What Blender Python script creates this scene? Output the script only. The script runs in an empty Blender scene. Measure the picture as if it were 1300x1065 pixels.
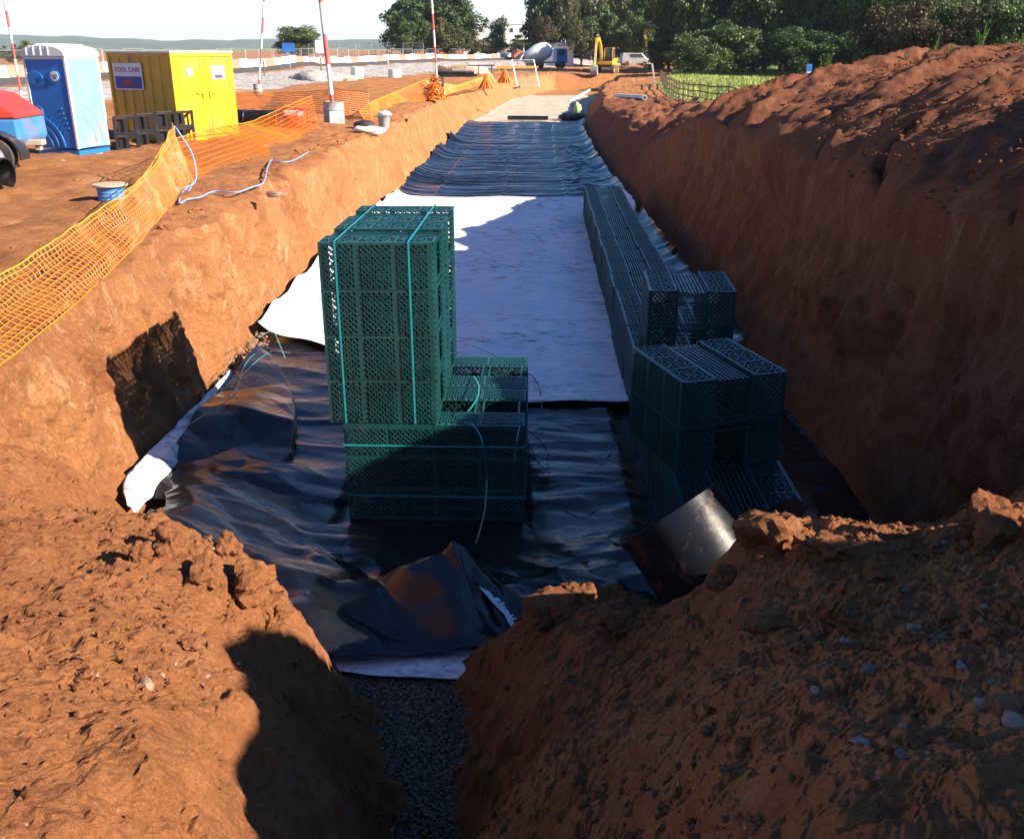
import bpy, bmesh, math, random
import numpy as np
from mathutils import Vector, Matrix
random.seed(11); RNG = np.random.default_rng(7)
S = bpy.context.scene; COL = S.collection
rad = math.radians
# ---------------------------------------------------------------- camera model
CZ = 4.26; FPX = 1150.0; PITCH = rad(20.04)
CP, SP = math.cos(PITCH), math.sin(PITCH)
def gp(u, v, b):
    """ground position seen at photo pixel (u,v) lying b metres under the camera"""
    den = (v-487.5)*CP + FPX*SP
    return ((u-650.0)*b/den, b*(FPX*CP-(v-487.5)*SP)/den)
def pp(u, v, b):
    x, y = gp(u, v, b); return Vector((x, y, CZ-b))
def py(u, v, Y):
    """point seen at (u,v) at forward distance Y"""
    d = Vector(((u-650.0), FPX*CP-(v-487.5)*SP, -(v-487.5)*CP-FPX*SP))
    k = Y/d.y; return Vector((d.x*k, Y, CZ+d.z*k))
SUNV = Vector((2.4, -0.85, 1.35)).normalized()
# ---------------------------------------------------------------- noise
_P = np.random.default_rng(3).permutation(512).astype(np.int64); _P = np.concatenate([_P, _P, _P])
_G = np.random.default_rng(5).normal(size=(512, 3)); _G /= np.linalg.norm(_G, axis=1)[:, None]
def pn(x, y, z=0.0):
    x, y, z = np.broadcast_arrays(np.asarray(x, float), np.asarray(y, float), np.asarray(z, float))
    xi = np.floor(x).astype(np.int64); yi = np.floor(y).astype(np.int64); zi = np.floor(z).astype(np.int64)
    fx, fy, fz = x-xi, y-yi, z-zi
    w = lambda t: t*t*t*(t*(t*6-15)+10)
    u, v, q = w(fx), w(fy), w(fz)
    def g(i, j, k):
        h = _P[(_P[(_P[(xi+i) & 511]+yi+j) & 511]+zi+k) & 511]
        gr = _G[h]
        return gr[..., 0]*(fx-i)+gr[..., 1]*(fy-j)+gr[..., 2]*(fz-k)
    def L(a, b, t): return a+(b-a)*t
    return L(L(L(g(0,0,0), g(1,0,0), u), L(g(0,1,0), g(1,1,0), u), v),
             L(L(g(0,0,1), g(1,0,1), u), L(g(0,1,1), g(1,1,1), u), v), q)*1.4
def fbm(x, y, z=0.0, o=4, gain=0.5, lac=2.03):
    s = 0; a = 1; f = 1
    for i in range(o):
        s = s+a*pn(x*f+i*17.3, y*f+i*5.1, np.asarray(z)*f+i*9.7); a *= gain; f *= lac
    return s
def ridg(x, y, z=0.0, o=3):
    s = 0; a = 1; f = 1
    for i in range(o):
        s = s+a*(1-2*np.abs(pn(x*f+i*7.3, y*f+i*15.1, np.asarray(z)*f+3.7))); a *= 0.5; f *= 2.1
    return s
def worley(x, y, z, seed=0):
    """F1, F2 distances of 3-D cells"""
    x, y, z = np.broadcast_arrays(np.asarray(x, float), np.asarray(y, float), np.asarray(z, float))
    xi = np.floor(x).astype(np.int64); yi = np.floor(y).astype(np.int64); zi = np.floor(z).astype(np.int64)
    f1 = np.full(x.shape, 9.0); f2 = np.full(x.shape, 9.0)
    for i in (-1, 0, 1):
        for j in (-1, 0, 1):
            for k in (-1, 0, 1):
                h = _P[(_P[(_P[(xi+i+seed) & 511]+yi+j) & 511]+zi+k) & 511]
                o = _G[h]*0.5+0.5
                d = np.sqrt((xi+i+o[..., 0]-x)**2+(yi+j+o[..., 1]-y)**2+(zi+k+o[..., 2]-z)**2)
                m = d < f1
                f2 = np.where(m, f1, np.minimum(f2, d)); f1 = np.where(m, d, f1)
    return f1, f2
def tri(x, y, seed=0, warp=0.35):
    """faceted noise: random heights on a skewed triangle grid, joined by flat planes"""
    x = np.asarray(x, float); y = np.asarray(y, float)
    x, y = x+warp*pn(x*0.6+seed, y*0.6, 1.1), y+warp*pn(x*0.6, y*0.6+seed, 5.3)
    u = x+y*0.577; v = y*1.155; ui = np.floor(u).astype(np.int64); vi = np.floor(v).astype(np.int64); fu, fv = u-ui, v-vi
    h = lambda i, j: (_P[(_P[(ui+i+seed*31) & 511]+vi+j) & 511]/511.0)
    return np.where(fu+fv < 1, h(0,0)+(h(1,0)-h(0,0))*fu+(h(0,1)-h(0,0))*fv, h(1,1)+(h(0,1)-h(1,1))*(1-fu)+(h(1,0)-h(1,1))*(1-fv))
def sst(a, b, x):
    t = np.clip((np.asarray(x, float)-a)/(b-a), 0, 1); return t*t*(3-2*t)
# ---------------------------------------------------------------- materials
class NT:
    def __init__(s, name):
        s.m = bpy.data.materials.new(name); s.m.use_nodes = True
        s.t = s.m.node_tree; s.n = s.t.nodes; s.b = s.n['Principled BSDF']; s.out = s.n['Material Output']
    def add(s, k, **kw):
        n = s.n.new(k)
        for a, b in kw.items():
            if a.startswith('i_'):
                key = a[2:]
                n.inputs[int(key) if key.isdigit() else key.replace('_', ' ')].default_value = b
            else: setattr(n, a, b)
        return n
    def l(s, a, b): s.t.links.new(a, b)
    def coord(s, kind='Object', scale=(1,1,1), rot=(0,0,0)):
        c = s.add('ShaderNodeTexCoord'); m = s.add('ShaderNodeMapping')
        m.inputs['Scale'].default_value = scale; m.inputs['Rotation'].default_value = rot
        s.l(c.outputs[kind], m.inputs[0]); return m.outputs[0]
    def geo(s, scale=(1,1,1), rot=(0,0,0)):
        c = s.add('ShaderNodeNewGeometry'); m = s.add('ShaderNodeMapping')
        m.inputs['Scale'].default_value = scale; m.inputs['Rotation'].default_value = rot
        s.l(c.outputs['Position'], m.inputs[0]); return m.outputs[0]
    def noise(s, vec, scale, detail=4, rough=0.5, dist=0.0):
        n = s.add('ShaderNodeTexNoise'); n.inputs['Scale'].default_value = scale
        n.inputs['Detail'].default_value = detail; n.inputs['Roughness'].default_value = rough
        n.inputs['Distortion'].default_value = dist; s.l(vec, n.inputs['Vector']); return n.outputs['Fac']
    def vor(s, vec, scale, feature='F1'):
        n = s.add('ShaderNodeTexVoronoi', feature=feature); n.inputs['Scale'].default_value = scale
        s.l(vec, n.inputs['Vector']); return n
    def ramp(s, fac, stops):
        r = s.add('ShaderNodeValToRGB'); e = r.color_ramp.elements
        while len(e) < len(stops): e.new(0.5)
        for k, (p, c) in enumerate(stops):
            e[k].position = p; e[k].color = (c if len(c) == 4 else (*c, 1)) if isinstance(c, tuple) else (c, c, c, 1)
        s.l(fac, r.inputs[0]); return r.outputs[0]
    def mix(s, fac, a, b, bt='MIX'):
        n = s.add('ShaderNodeMix', data_type='RGBA', blend_type=bt)
        for i, q in ((0, fac), (6, a), (7, b)):
            if isinstance(q, bpy.types.NodeSocket): s.l(q, n.inputs[i])
            else: n.inputs[i].default_value = q if (i == 0 or len(q) == 4) else (*q, 1)
        return n.outputs[2]
    def math(s, op, a, b=0.0):
        n = s.add('ShaderNodeMath', operation=op)
        for i, q in ((0, a), (1, b)):
            if isinstance(q, bpy.types.NodeSocket): s.l(q, n.inputs[i])
            else: n.inputs[i].default_value = q
        return n.outputs[0]
    def col(s, c):
        if isinstance(c, bpy.types.NodeSocket): s.l(c, s.b.inputs['Base Color'])
        else: s.b.inputs['Base Color'].default_value = (*c, 1)
        return s
    def rough(s, c):
        if isinstance(c, bpy.types.NodeSocket): s.l(c, s.b.inputs['Roughness'])
        else: s.b.inputs['Roughness'].default_value = c
        return s
    def bump(s, h, strength=0.5, dist=0.02, prev=None):
        n = s.add('ShaderNodeBump'); n.inputs['Strength'].default_value = strength
        n.inputs['Distance'].default_value = dist; s.l(h, n.inputs['Height'])
        if prev is not None: s.l(prev, n.inputs['Normal'])
        s.l(n.outputs[0], s.b.inputs['Normal']); return n.outputs[0]
M = {}
def mat_basic(name, c, rough=0.6, var=0.25, vscale=6, metal=0.0, dirt=None, bump=0.0, spec=0.5, coat=0.0):
    t = NT(name); v = t.coord()
    n = t.noise(v, vscale, 5, 0.6)
    d = tuple(x*(1-var) for x in c); e = tuple(min(1, x*(1+var*0.6)) for x in c)
    cc = t.ramp(n, [(0.3, d), (0.7, e)])
    if dirt:
        n2 = t.noise(v, vscale*0.45, 6, 0.7)
        f = t.ramp(n2, [(0.5, 0.0), (0.72, 0.8)])
        cc = t.mix(f, cc, dirt)
    t.col(cc); r = t.ramp(n, [(0.2, max(0, rough-0.1)), (0.8, min(1, rough+0.1))]); t.rough(r)
    t.b.inputs['Metallic'].default_value = metal; t.b.inputs['Specular IOR Level'].default_value = spec
    t.b.inputs['Coat Weight'].default_value = coat
    if bump: t.bump(t.noise(v, vscale*6, 4, 0.6), bump, 0.01)
    M[name] = t.m; return t.m
SOIL = (0.42, 0.130, 0.042)
def soil_mat(name, wall=True, base=(0.40, 0.148, 0.052), dark=(0.235, 0.078, 0.032), pale=(0.72, 0.42, 0.22), fine=1.0, bs=1.0):
    t = NT(name); g = t.geo()
    c = t.add('ShaderNodeNewGeometry'); sep = t.add('ShaderNodeSeparateXYZ'); t.l(c.outputs['True Normal'], sep.inputs[0])
    up = t.ramp(sep.outputs[2], [(0.35, 0.0), (0.75, 1.0)])
    n1 = t.noise(g, 0.55, 7, 0.62); n2 = t.noise(g, 4.2, 8, 0.68); n3 = t.noise(g, 30*fine, 4, 0.7)
    st = t.noise(t.geo((1.0, 1.3, 0.45)), 3.0, 8, 0.76, 1.4)
    a = t.ramp(n1, [(0.32, dark), (0.5, base), (0.72, tuple(x*1.1 for x in base))])
    b = t.ramp(n2, [(0.3, dark), (0.62, base)])
    m = t.mix(0.5, a, b)
    s2 = t.ramp(st, [(0.53, 0.0), (0.68, 0.85)])
    inv = t.math('SUBTRACT', 1.0, up)
    m = t.mix(t.math('MULTIPLY', s2, inv), m, pale)
    pf = t.ramp(t.noise(g, 1.3, 7, 0.72), [(0.57, 0.0), (0.72, 0.6)])
    m = t.mix(pf, m, pale)
    grain = t.ramp(n3, [(0.25, 0.62), (0.75, 1.25)])
    m = t.mix(1.0, m, grain, 'MULTIPLY')
    # scattered little stones
    vo = t.vor(g, 16*fine); f = t.ramp(vo.outputs['Distance'], [(0.10, 1.0), (0.17, 0.0)])
    rr = t.math('GREATER_THAN', t.noise(g, 7.7, 2), 0.60)
    m = t.mix(t.math('MULTIPLY', f, rr), m, (0.40, 0.31, 0.25))
    t.col(m); t.rough(0.93); t.b.inputs['Specular IOR Level'].default_value = 0.18
    p = t.bump(n2, 0.7*bs, 0.12*bs)
    p = t.bump(st, 0.35*bs, 0.08*bs, p)
    p = t.bump(t.noise(g, 19*fine, 6, 0.72), 0.8*(0.5+0.5*bs), 0.035*(0.4+0.6*bs), p)
    p = t.bump(t.noise(g, 46*fine, 5, 0.8), 0.9, 0.022, p)
    t.bump(t.noise(g, 120*fine, 3, 0.8), 1.0, 0.012, p)
    M[name] = t.m; return t.m
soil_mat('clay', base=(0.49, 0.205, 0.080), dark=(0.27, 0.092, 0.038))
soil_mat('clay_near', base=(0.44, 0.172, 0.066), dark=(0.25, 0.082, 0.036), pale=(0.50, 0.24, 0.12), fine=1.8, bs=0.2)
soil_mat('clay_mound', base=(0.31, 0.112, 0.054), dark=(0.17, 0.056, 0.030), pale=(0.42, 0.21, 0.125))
def gravel_mat(name, a, b, scale=22):
    t = NT(name); g = t.geo(); vo = t.vor(g, scale)
    c = t.ramp(vo.outputs['Color'], [(0.15, a), (0.85, b)])
    n = t.ramp(t.noise(g, 0.8, 5, 0.6), [(0.35, 0.7), (0.7, 1.15)])
    t.col(t.mix(1.0, c, n, 'MULTIPLY')); t.rough(0.9)
    t.bump(vo.outputs['Distance'], 1.0, 0.03); M[name] = t.m
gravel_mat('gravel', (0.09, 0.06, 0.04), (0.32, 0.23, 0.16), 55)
gravel_mat('pale_gravel', (0.42, 0.33, 0.24), (0.72, 0.60, 0.47), 9)
gravel_mat('grey_gravel', (0.30, 0.26, 0.24), (0.55, 0.49, 0.45), 5)
# plastics and cloth
t = NT('crate_plastic'); v = t.geo()
cc = t.ramp(t.noise(v, 2.5, 4), [(0.3, (0.007, 0.048, 0.050)), (0.7, (0.012, 0.075, 0.078))])
cc = t.mix(t.ramp(t.noise(v, 6.0, 6, 0.7), [(0.66, 0.0), (0.74, 0.55)]), cc, (0.25, 0.10, 0.05))
t.col(cc).rough(0.30); t.b.inputs['Specular IOR Level'].default_value = 0.65; M['crate_plastic'] = t.m
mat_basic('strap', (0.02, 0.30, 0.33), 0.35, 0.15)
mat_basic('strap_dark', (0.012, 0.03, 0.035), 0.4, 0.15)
for nm_, r0_, r1_ in (('membrane', 0.17, 0.38), ('membrane_far', 0.12, 0.24)):
  t = NT(nm_); g = t.geo()
  dust = t.ramp(t.noise(g, 1.1, 7, 0.7), [(0.52, 0.0), (0.85, 0.5)])
  cc = t.mix(dust, (0.006, 0.007, 0.010), (0.055, 0.032, 0.023))
  t.col(cc); t.rough(t.ramp(t.noise(g, 2.3, 6, 0.6), [(0.3, r0_), (0.8, r1_)])); t.b.inputs['Specular IOR Level'].default_value = 0.6 if nm_ == 'membrane' else 0.8
  p = t.bump(t.noise(t.geo((0.6, 2.0, 1)), 2.0, 5, 0.5, 1.2), 0.12, 0.05)
  t.bump(t.noise(g, 6, 3, 0.5, 1.6), 0.30, 0.012, p); M[nm_] = t.m
t = NT('fleece'); g = t.geo()
sm = t.ramp(t.noise(t.geo((1, 2.0, 1)), 3.6, 8, 0.74, 0.5), [(0.52, 0.0), (0.62, 0.9)])
mk = t.ramp(t.noise(g, 0.35, 3), [(0.40, 0.15), (0.58, 1.0)])
cc = t.mix(t.math('MULTIPLY', sm, mk), (0.80, 0.82, 0.86), (0.30, 0.17, 0.12))
t.col(cc).rough(0.85)
p = t.bump(t.noise(t.geo((0.6, 1.7, 1)), 1.9, 5, 0.55, 0.6), 0.9, 0.12)
t.bump(t.noise(g, 70, 3, 0.6), 0.25, 0.004, p); M['fleece'] = t.m
for nm, c, r in [('toilet_blue', (0.015, 0.16, 0.54), 0.4), ('toilet_side', (0.20, 0.42, 0.56), 0.4), ('store_yellow', (0.72, 0.385, 0.02), 0.4),
                 ('white_plastic', (0.74, 0.74, 0.72), 0.45), ('black_plastic', (0.022, 0.024, 0.028), 0.42), ('badge_white', (0.78, 0.78, 0.8), 0.5), ('sign_blue', (0.03, 0.07, 0.33), 0.5),
                 ('sign_red', (0.42, 0.03, 0.05), 0.5), ('text_navy', (0.03, 0.05, 0.18), 0.5), ('rope_blue', (0.22, 0.34, 0.62), 0.7),
                 ('drum_blue', (0.05, 0.20, 0.50), 0.5), ('drum_card', (0.50, 0.38, 0.27), 0.8), ('pole_white', (0.76, 0.74, 0.74), 0.4), ('pole_red', (0.56, 0.11, 0.10), 0.4),
                 ('net_orange', (0.85, 0.20, 0.012), 0.5), ('net_yellow', (0.88, 0.36, 0.02), 0.5), ('tin_grey', (0.33, 0.34, 0.36), 0.45), ('vehicle_red', (0.62, 0.045, 0.028), 0.3), ('vehicle_blue', (0.05, 0.22, 0.52), 0.35),
                 ('rubber', (0.045, 0.042, 0.042), 0.8), ('rim_white', (0.55, 0.55, 0.55), 0.4), ('digger_yellow', (0.72, 0.42, 0.01), 0.4), ('bark', (0.12, 0.09, 0.07), 0.9),
                 ('pale_bark', (0.40, 0.34, 0.28), 0.9), ('fence_wood', (0.17, 0.115, 0.075), 0.9), ('pale_wood', (0.50, 0.46, 0.40), 0.8), ('cabin_white', (0.78, 0.78, 0.78), 0.5), ('window_dark', (0.05, 0.06, 0.08), 0.2),
                 ('hivis', (0.55, 0.85, 0.25), 0.6), ('asphalt', (0.05, 0.05, 0.055), 0.9), ('barrier_white', (0.80, 0.78, 0.76), 0.5), ('barrier_red', (0.66, 0.24, 0.16), 0.5), ('blue_paint', (0.03, 0.16, 0.50), 0.4)]:
    mat_basic(nm, c, r, 0.14, 3, dirt=(0.33, 0.16, 0.09) if nm in ('toilet_side', 'store_yellow', 'pole_white', 'black_plastic', 'vehicle_blue', 'rubber', 'tin_grey', 'digger_yellow') else None)
mat_basic('galvanised', (0.52, 0.53, 0.54), 0.4, 0.2, 5, metal=0.6)
t = NT('pipe_black'); v = t.coord()
sc = t.ramp(t.noise(v, 5.5, 8, 0.75, 0.5), [(0.53, 0.0), (0.64, 0.7)])
t.col(t.mix(sc, (0.010, 0.012, 0.016), (0.13, 0.075, 0.05))); t.rough(t.ramp(t.noise(v, 3.0, 6, 0.7), [(0.35, 0.22), (0.75, 0.46)])); t.b.inputs['Specular IOR Level'].default_value = 0.32
t.bump(t.noise(v, 14, 5, 0.7), 0.15, 0.01); M['pipe_black'] = t.m
def leaf_mat(name, a, b, c=None):
    t = NT(name); g = t.add('ShaderNodeNewGeometry')
    st = [(0.0, a), (0.6, b)] + ([(1.0, c)] if c else [])
    cc = t.ramp(g.outputs['Random Per Island'], st)
    n = t.ramp(t.noise(t.geo(), 0.45, 3), [(0.35, 0.62), (0.65, 1.3)])
    t.col(t.mix(1.0, cc, n, 'MULTIPLY')).rough(0.55); t.b.inputs['Specular IOR Level'].default_value = 0.35
    tr = t.add('ShaderNodeBsdfTranslucent'); t.l(cc, tr.inputs[0]); ms = t.add('ShaderNodeMixShader'); ms.inputs[0].default_value = 0.22
    t.l(t.b.outputs[0], ms.inputs[1]); t.l(tr.outputs[0], ms.inputs[2]); t.l(ms.outputs[0], t.out.inputs[0]); M[name] = t.m
leaf_mat('leaf_dark', (0.020, 0.046, 0.014), (0.055, 0.098, 0.026), (0.12, 0.16, 0.05))
leaf_mat('leaf_mid', (0.035, 0.070, 0.018), (0.085, 0.135, 0.035), (0.17, 0.20, 0.065))
leaf_mat('leaf_olive', (0.05, 0.07, 0.02), (0.11, 0.12, 0.035), (0.18, 0.14, 0.05))
leaf_mat('leaf_brown', (0.045, 0.038, 0.020), (0.085, 0.065, 0.032), (0.12, 0.065, 0.035))
leaf_mat('leaf_bright', (0.10, 0.22, 0.03), (0.17, 0.30, 0.05), (0.28, 0.36, 0.09))
leaf_mat('grass_blade', (0.22, 0.30, 0.05), (0.36, 0.42, 0.08), (0.55, 0.52, 0.22))
t = NT('meadow'); g = t.geo()
t.col(t.mix(t.ramp(t.noise(g, 0.25, 6, 0.7), [(0.4, 0.0), (0.65, 1.0)]), (0.14, 0.23, 0.035), (0.34, 0.34, 0.13))).rough(0.9)
t.bump(t.noise(g, 6, 6, 0.8), 1.0, 0.3); M['meadow'] = t.m
t = NT('hill_woods'); g = t.geo()
t.col(t.ramp(t.noise(g, 0.01, 6, 0.7), [(0.35, (0.03, 0.055, 0.03)), (0.7, (0.10, 0.13, 0.06))])).rough(0.95); M['hill_woods'] = t.m
# ---------------------------------------------------------------- objects
def put(o, parent=None):
    COL.objects.link(o)
    if parent is not None: o.parent = parent
    return o
def tag(o, label=None, cat=None, group=None, kind=None):
    if label: o['label'] = label
    if cat: o['category'] = cat
    if group: o['group'] = group
    if kind: o['kind'] = kind
    return o
def empty(name, loc=(0,0,0), rz=0.0, label=None, cat=None, group=None):
    o = bpy.data.objects.new(name, None); COL.objects.link(o); o.empty_display_size = 0.2
    o.location = loc; o.rotation_euler = (0, 0, rz); return tag(o, label, cat, group)
def np_mesh(name, V, F, mat, parent=None, smooth=True, cull=None):
    me = bpy.data.meshes.new(name); V = np.asarray(V, np.float32); F = np.asarray(F, np.int32)
    me.vertices.add(len(V)); me.vertices.foreach_set('co', V.ravel())
    k = F.shape[1]; me.loops.add(F.size); me.loops.foreach_set('vertex_index', F.ravel())
    me.polygons.add(len(F)); me.polygons.foreach_set('loop_start', np.arange(0, F.size, k, dtype=np.int32))
    me.polygons.foreach_set('use_smooth', np.full(len(F), smooth)); me.update(calc_edges=True); me.validate()
    if mat: me.materials.append(M[mat] if isinstance(mat, str) else mat)
    return put(bpy.data.objects.new(name, me), parent)
def grid_faces(nr, nc):
    i = np.arange(nr-1)[:, None]*nc+np.arange(nc-1)[None, :]
    return np.stack([i, i+1, i+nc+1, i+nc], -1).reshape(-1, 4)
class MB:
    def __init__(s): s.v = []; s.f = []; s.mi = []; s.mats = []; s.cur = 0
    def mat(s, m):
        if m not in s.mats: s.mats.append(m)
        s.cur = s.mats.index(m); return s
    def _add(s, vs, fs):
        b = len(s.v); s.v += [tuple(q) for q in vs]; s.f += [tuple(b+i for i in f) for f in fs]; s.mi += [s.cur]*len(fs); return s
    def box(s, c, d, rot=None):
        x, y, z = d[0]/2, d[1]/2, d[2]/2
        vs = [Vector((sx*x, sy*y, sz*z)) for sz in (-1, 1) for sy in (-1, 1) for sx in (-1, 1)]
        if rot is not None: vs = [rot @ q for q in vs]
        c = Vector(c)
        return s._add([q+c for q in vs], [(0,2,3,1), (4,5,7,6), (0,1,5,4), (2,6,7,3), (0,4,6,2), (1,3,7,5)])
    def beam(s, p, q, w, h, up=(0,0,1), ends=True):
        p, q = Vector(p), Vector(q); d = (q-p)
        if d.length < 1e-6: return s
        d.normalize(); u = Vector(up)
        if abs(d.dot(u)) > 0.98: u = Vector((1, 0, 0))
        a = d.cross(u).normalized()*w/2; b = a.cross(d).normalized()*h/2
        vs = [p-a-b, p+a-b, p+a+b, p-a+b, q-a-b, q+a-b, q+a+b, q-a+b]
        fs = [(0,1,5,4), (1,2,6,5), (2,3,7,6), (3,0,4,7)] + ([(3,2,1,0), (4,5,6,7)] if ends else [])
        return s._add(vs, fs)
    def tube(s, pts, r, n=8, caps=True):
        pts = [Vector(p) for p in pts]; rs = r if isinstance(r, (list, tuple)) else [r]*len(pts)
        vs = []; pu = None
        for i, p in enumerate(pts):
            d = (pts[min(i+1, len(pts)-1)]-pts[max(i-1, 0)])
            d = d.normalized() if d.length > 1e-9 else Vector((0, 0, 1))
            if pu is None: pu = Vector((0, 0, 1)) if abs(d.z) < 0.9 else Vector((1, 0, 0))
            a = d.cross(pu).normalized(); b = a.cross(d).normalized(); pu = b
            vs += [p+(a*math.cos(k*2*math.pi/n)+b*math.sin(k*2*math.pi/n))*rs[i] for k in range(n)]
        fs = [(i*n+k, i*n+(k+1) % n, (i+1)*n+(k+1) % n, (i+1)*n+k) for i in range(len(pts)-1) for k in range(n)]
        if caps: fs += [tuple(range(n-1, -1, -1)), tuple((len(pts)-1)*n+k for k in range(n))]
        return s._add(vs, fs)
    def lathe(s, prof, n=24, org=(0,0,0), rot=None, close=False):
        vs = []; org = Vector(org)
        for r_, z_ in prof:
            for k in range(n):
                a = k*2*math.pi/n; q = Vector((r_*math.cos(a), r_*math.sin(a), z_))
                if rot is not None: q = rot @ q
                vs.append(q+org)
        m = len(prof); rng = range(m if close else m-1)
        fs = [(i*n+k, i*n+(k+1) % n, ((i+1) % m)*n+(k+1) % n, ((i+1) % m)*n+k) for i in rng for k in range(n)]
        if not close: fs += [tuple(range(n-1, -1, -1)), tuple((m-1)*n+k for k in range(n))]
        return s._add(vs, fs)
    def prism(s, poly, d, o=(0,0,0), ux=(1,0,0), uy=(0,0,1)):
        """polygon in the ux/uy plane pushed d along their normal, both ways from it"""
        ux, uy, o = Vector(ux), Vector(uy), Vector(o); nn = ux.cross(uy).normalized()
        n = len(poly); vs = [o+ux*a+uy*b-nn*d/2 for a, b in poly]+[o+ux*a+uy*b+nn*d/2 for a, b in poly]
        return s._add(vs, [tuple(range(n-1, -1, -1)), tuple(range(n, 2*n))]+[(k, (k+1) % n, n+(k+1) % n, n+k) for k in range(n)])
    def build(s, name, mat=None, parent=None, smooth=False, bevel=0.0):
        me = bpy.data.meshes.new(name); me.from_pydata(s.v, [], s.f)
        for m in (s.mats if s.mats else [mat]): me.materials.append(M[m])
        if s.mats: me.polygons.foreach_set('material_index', s.mi)
        if smooth: me.polygons.foreach_set('use_smooth', [True]*len(me.polygons))
        me.update(); o = put(bpy.data.objects.new(name, me), parent)
        if smooth: 
            try: me.set_sharp_from_angle(angle=rad(40))
            except Exception: pass
        if bevel:
            b = o.modifiers.new('Bevel', 'BEVEL'); b.width = bevel; b.segments = 2; b.limit_method = 'ANGLE'
        return o
def copy_tree(o, parent=None, kids=None):
    c = o.copy(); COL.objects.link(c); c.parent = parent
    for ch in list(KIDS(o)): copy_tree(ch, c)
    return c
def KIDS(o): return [q for q in bpy.data.objects if q.parent == o] if o.name not in _KC else _KC[o.name]
_KC = {}
def text_mesh(name, body, size, mat, parent, loc, rot, extrude=0.002):
    cu = bpy.data.curves.new(name, 'FONT'); cu.body = body; cu.size = size; cu.extrude = extrude; cu.align_x = 'CENTER'; cu.align_y = 'CENTER'
    cu.offset = size*0.012
    to = bpy.data.objects.new('tmp', cu); COL.objects.link(to); bpy.context.view_layer.update()
    me = bpy.data.meshes.new_from_object(to.evaluated_get(bpy.context.evaluated_depsgraph_get())); bpy.data.objects.remove(to)
    me.name = name; me.materials.clear(); me.materials.append(M[mat])
    o = put(bpy.data.objects.new(name, me), parent); o.location = loc; o.rotation_euler = rot; return o
ORD = 'first second third fourth fifth sixth seventh eighth ninth tenth eleventh twelfth thirteenth fourteenth fifteenth sixteenth seventeenth eighteenth nineteenth twentieth'.split()
# ================================================================ camera, light, sky
cam = bpy.data.objects.new('camera', bpy.data.cameras.new('camera')); COL.objects.link(cam); S.camera = cam
cam.location = (0, 0, CZ); cam.rotation_euler = (math.pi/2-PITCH, 0, 0)
cam.data.sensor_width = 36; cam.data.lens = 36*FPX/1300; cam.data.shift_y = -45/1300; cam.data.clip_start = 0.05; cam.data.clip_end = 12000
sl = bpy.data.lights.new('sun', 'SUN'); sl.energy = 5.0; sl.angle = rad(0.53); sl.color = (1.0, 0.90, 0.74)
so = bpy.data.objects.new('sun', sl); COL.objects.link(so); so.rotation_euler = SUNV.to_track_quat('Z', 'Y').to_euler(); so.location = (20, -8, 30)
w = bpy.data.worlds.new('World'); S.world = w; w.use_nodes = True; wt = w.node_tree
bg = wt.nodes['Background']; sky = wt.nodes.new('ShaderNodeTexSky'); sky.sky_type = 'NISHITA'; sky.sun_disc = False
sky.sun_elevation = math.asin(SUNV.z); sky.sun_rotation = math.atan2(SUNV.x, SUNV.y); sky.air_density = 1.2; sky.dust_density = 0.2; sky.ozone_density = 4.0
tc = wt.nodes.new('ShaderNodeTexCoord'); sx = wt.nodes.new('ShaderNodeSeparateXYZ'); wt.links.new(tc.outputs['Generated'], sx.inputs[0])
mp = wt.nodes.new('ShaderNodeMapping'); mp.inputs['Scale'].default_value = (1, 1, 3.2); wt.links.new(tc.outputs['Generated'], mp.inputs[0])
cn = wt.nodes.new('ShaderNodeTexNoise'); cn.inputs['Scale'].default_value = 2.6; cn.inputs['Detail'].default_value = 7; cn.inputs['Roughness'].default_value = 0.55; wt.links.new(mp.outputs[0], cn.inputs['Vector'])
mr = wt.nodes.new('ShaderNodeMapRange'); mr.inputs['From Min'].default_value = 0.02; mr.inputs['From Max'].default_value = 0.11; mr.inputs['To Min'].default_value = 0.95; mr.inputs['To Max'].default_value = -0.42
wt.links.new(sx.outputs[2], mr.inputs['Value'])
ad = wt.nodes.new('ShaderNodeMath'); ad.operation = 'ADD'; wt.links.new(cn.outputs['Fac'], ad.inputs[0]); wt.links.new(mr.outputs[0], ad.inputs[1])
cr = wt.nodes.new('ShaderNodeValToRGB'); cr.color_ramp.elements[0].position = 0.52; cr.color_ramp.elements[1].position = 0.86; wt.links.new(ad.outputs[0], cr.inputs[0])
mx = wt.nodes.new('ShaderNodeMix'); mx.data_type = 'RGBA'; wt.links.new(cr.outputs[0], mx.inputs[0]); tn = wt.nodes.new('ShaderNodeMix'); tn.data_type = 'RGBA'; tn.blend_type = 'MULTIPLY'; tn.inputs[0].default_value = 1.0; tn.inputs[7].default_value = (0.43, 0.75, 1.12, 1); wt.links.new(sky.outputs[0], tn.inputs[6]); wt.links.new(tn.outputs[2], mx.inputs[6]); mx.inputs[7].default_value = (8.6, 8.5, 8.4, 1)
wt.links.new(mx.outputs[2], bg.inputs['Color']); bg.inputs['Strength'].default_value = 0.05
S.view_settings.view_transform = 'Standard'; S.view_settings.look = 'None'; S.view_settings.exposure = 1.40; S.view_settings.gamma = 1.0
S.cycles.max_bounces = 4; S.cycles.diffuse_bounces = 1; S.cycles.glossy_bounces = 2; S.cycles.transparent_max_bounces = 6
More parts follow.
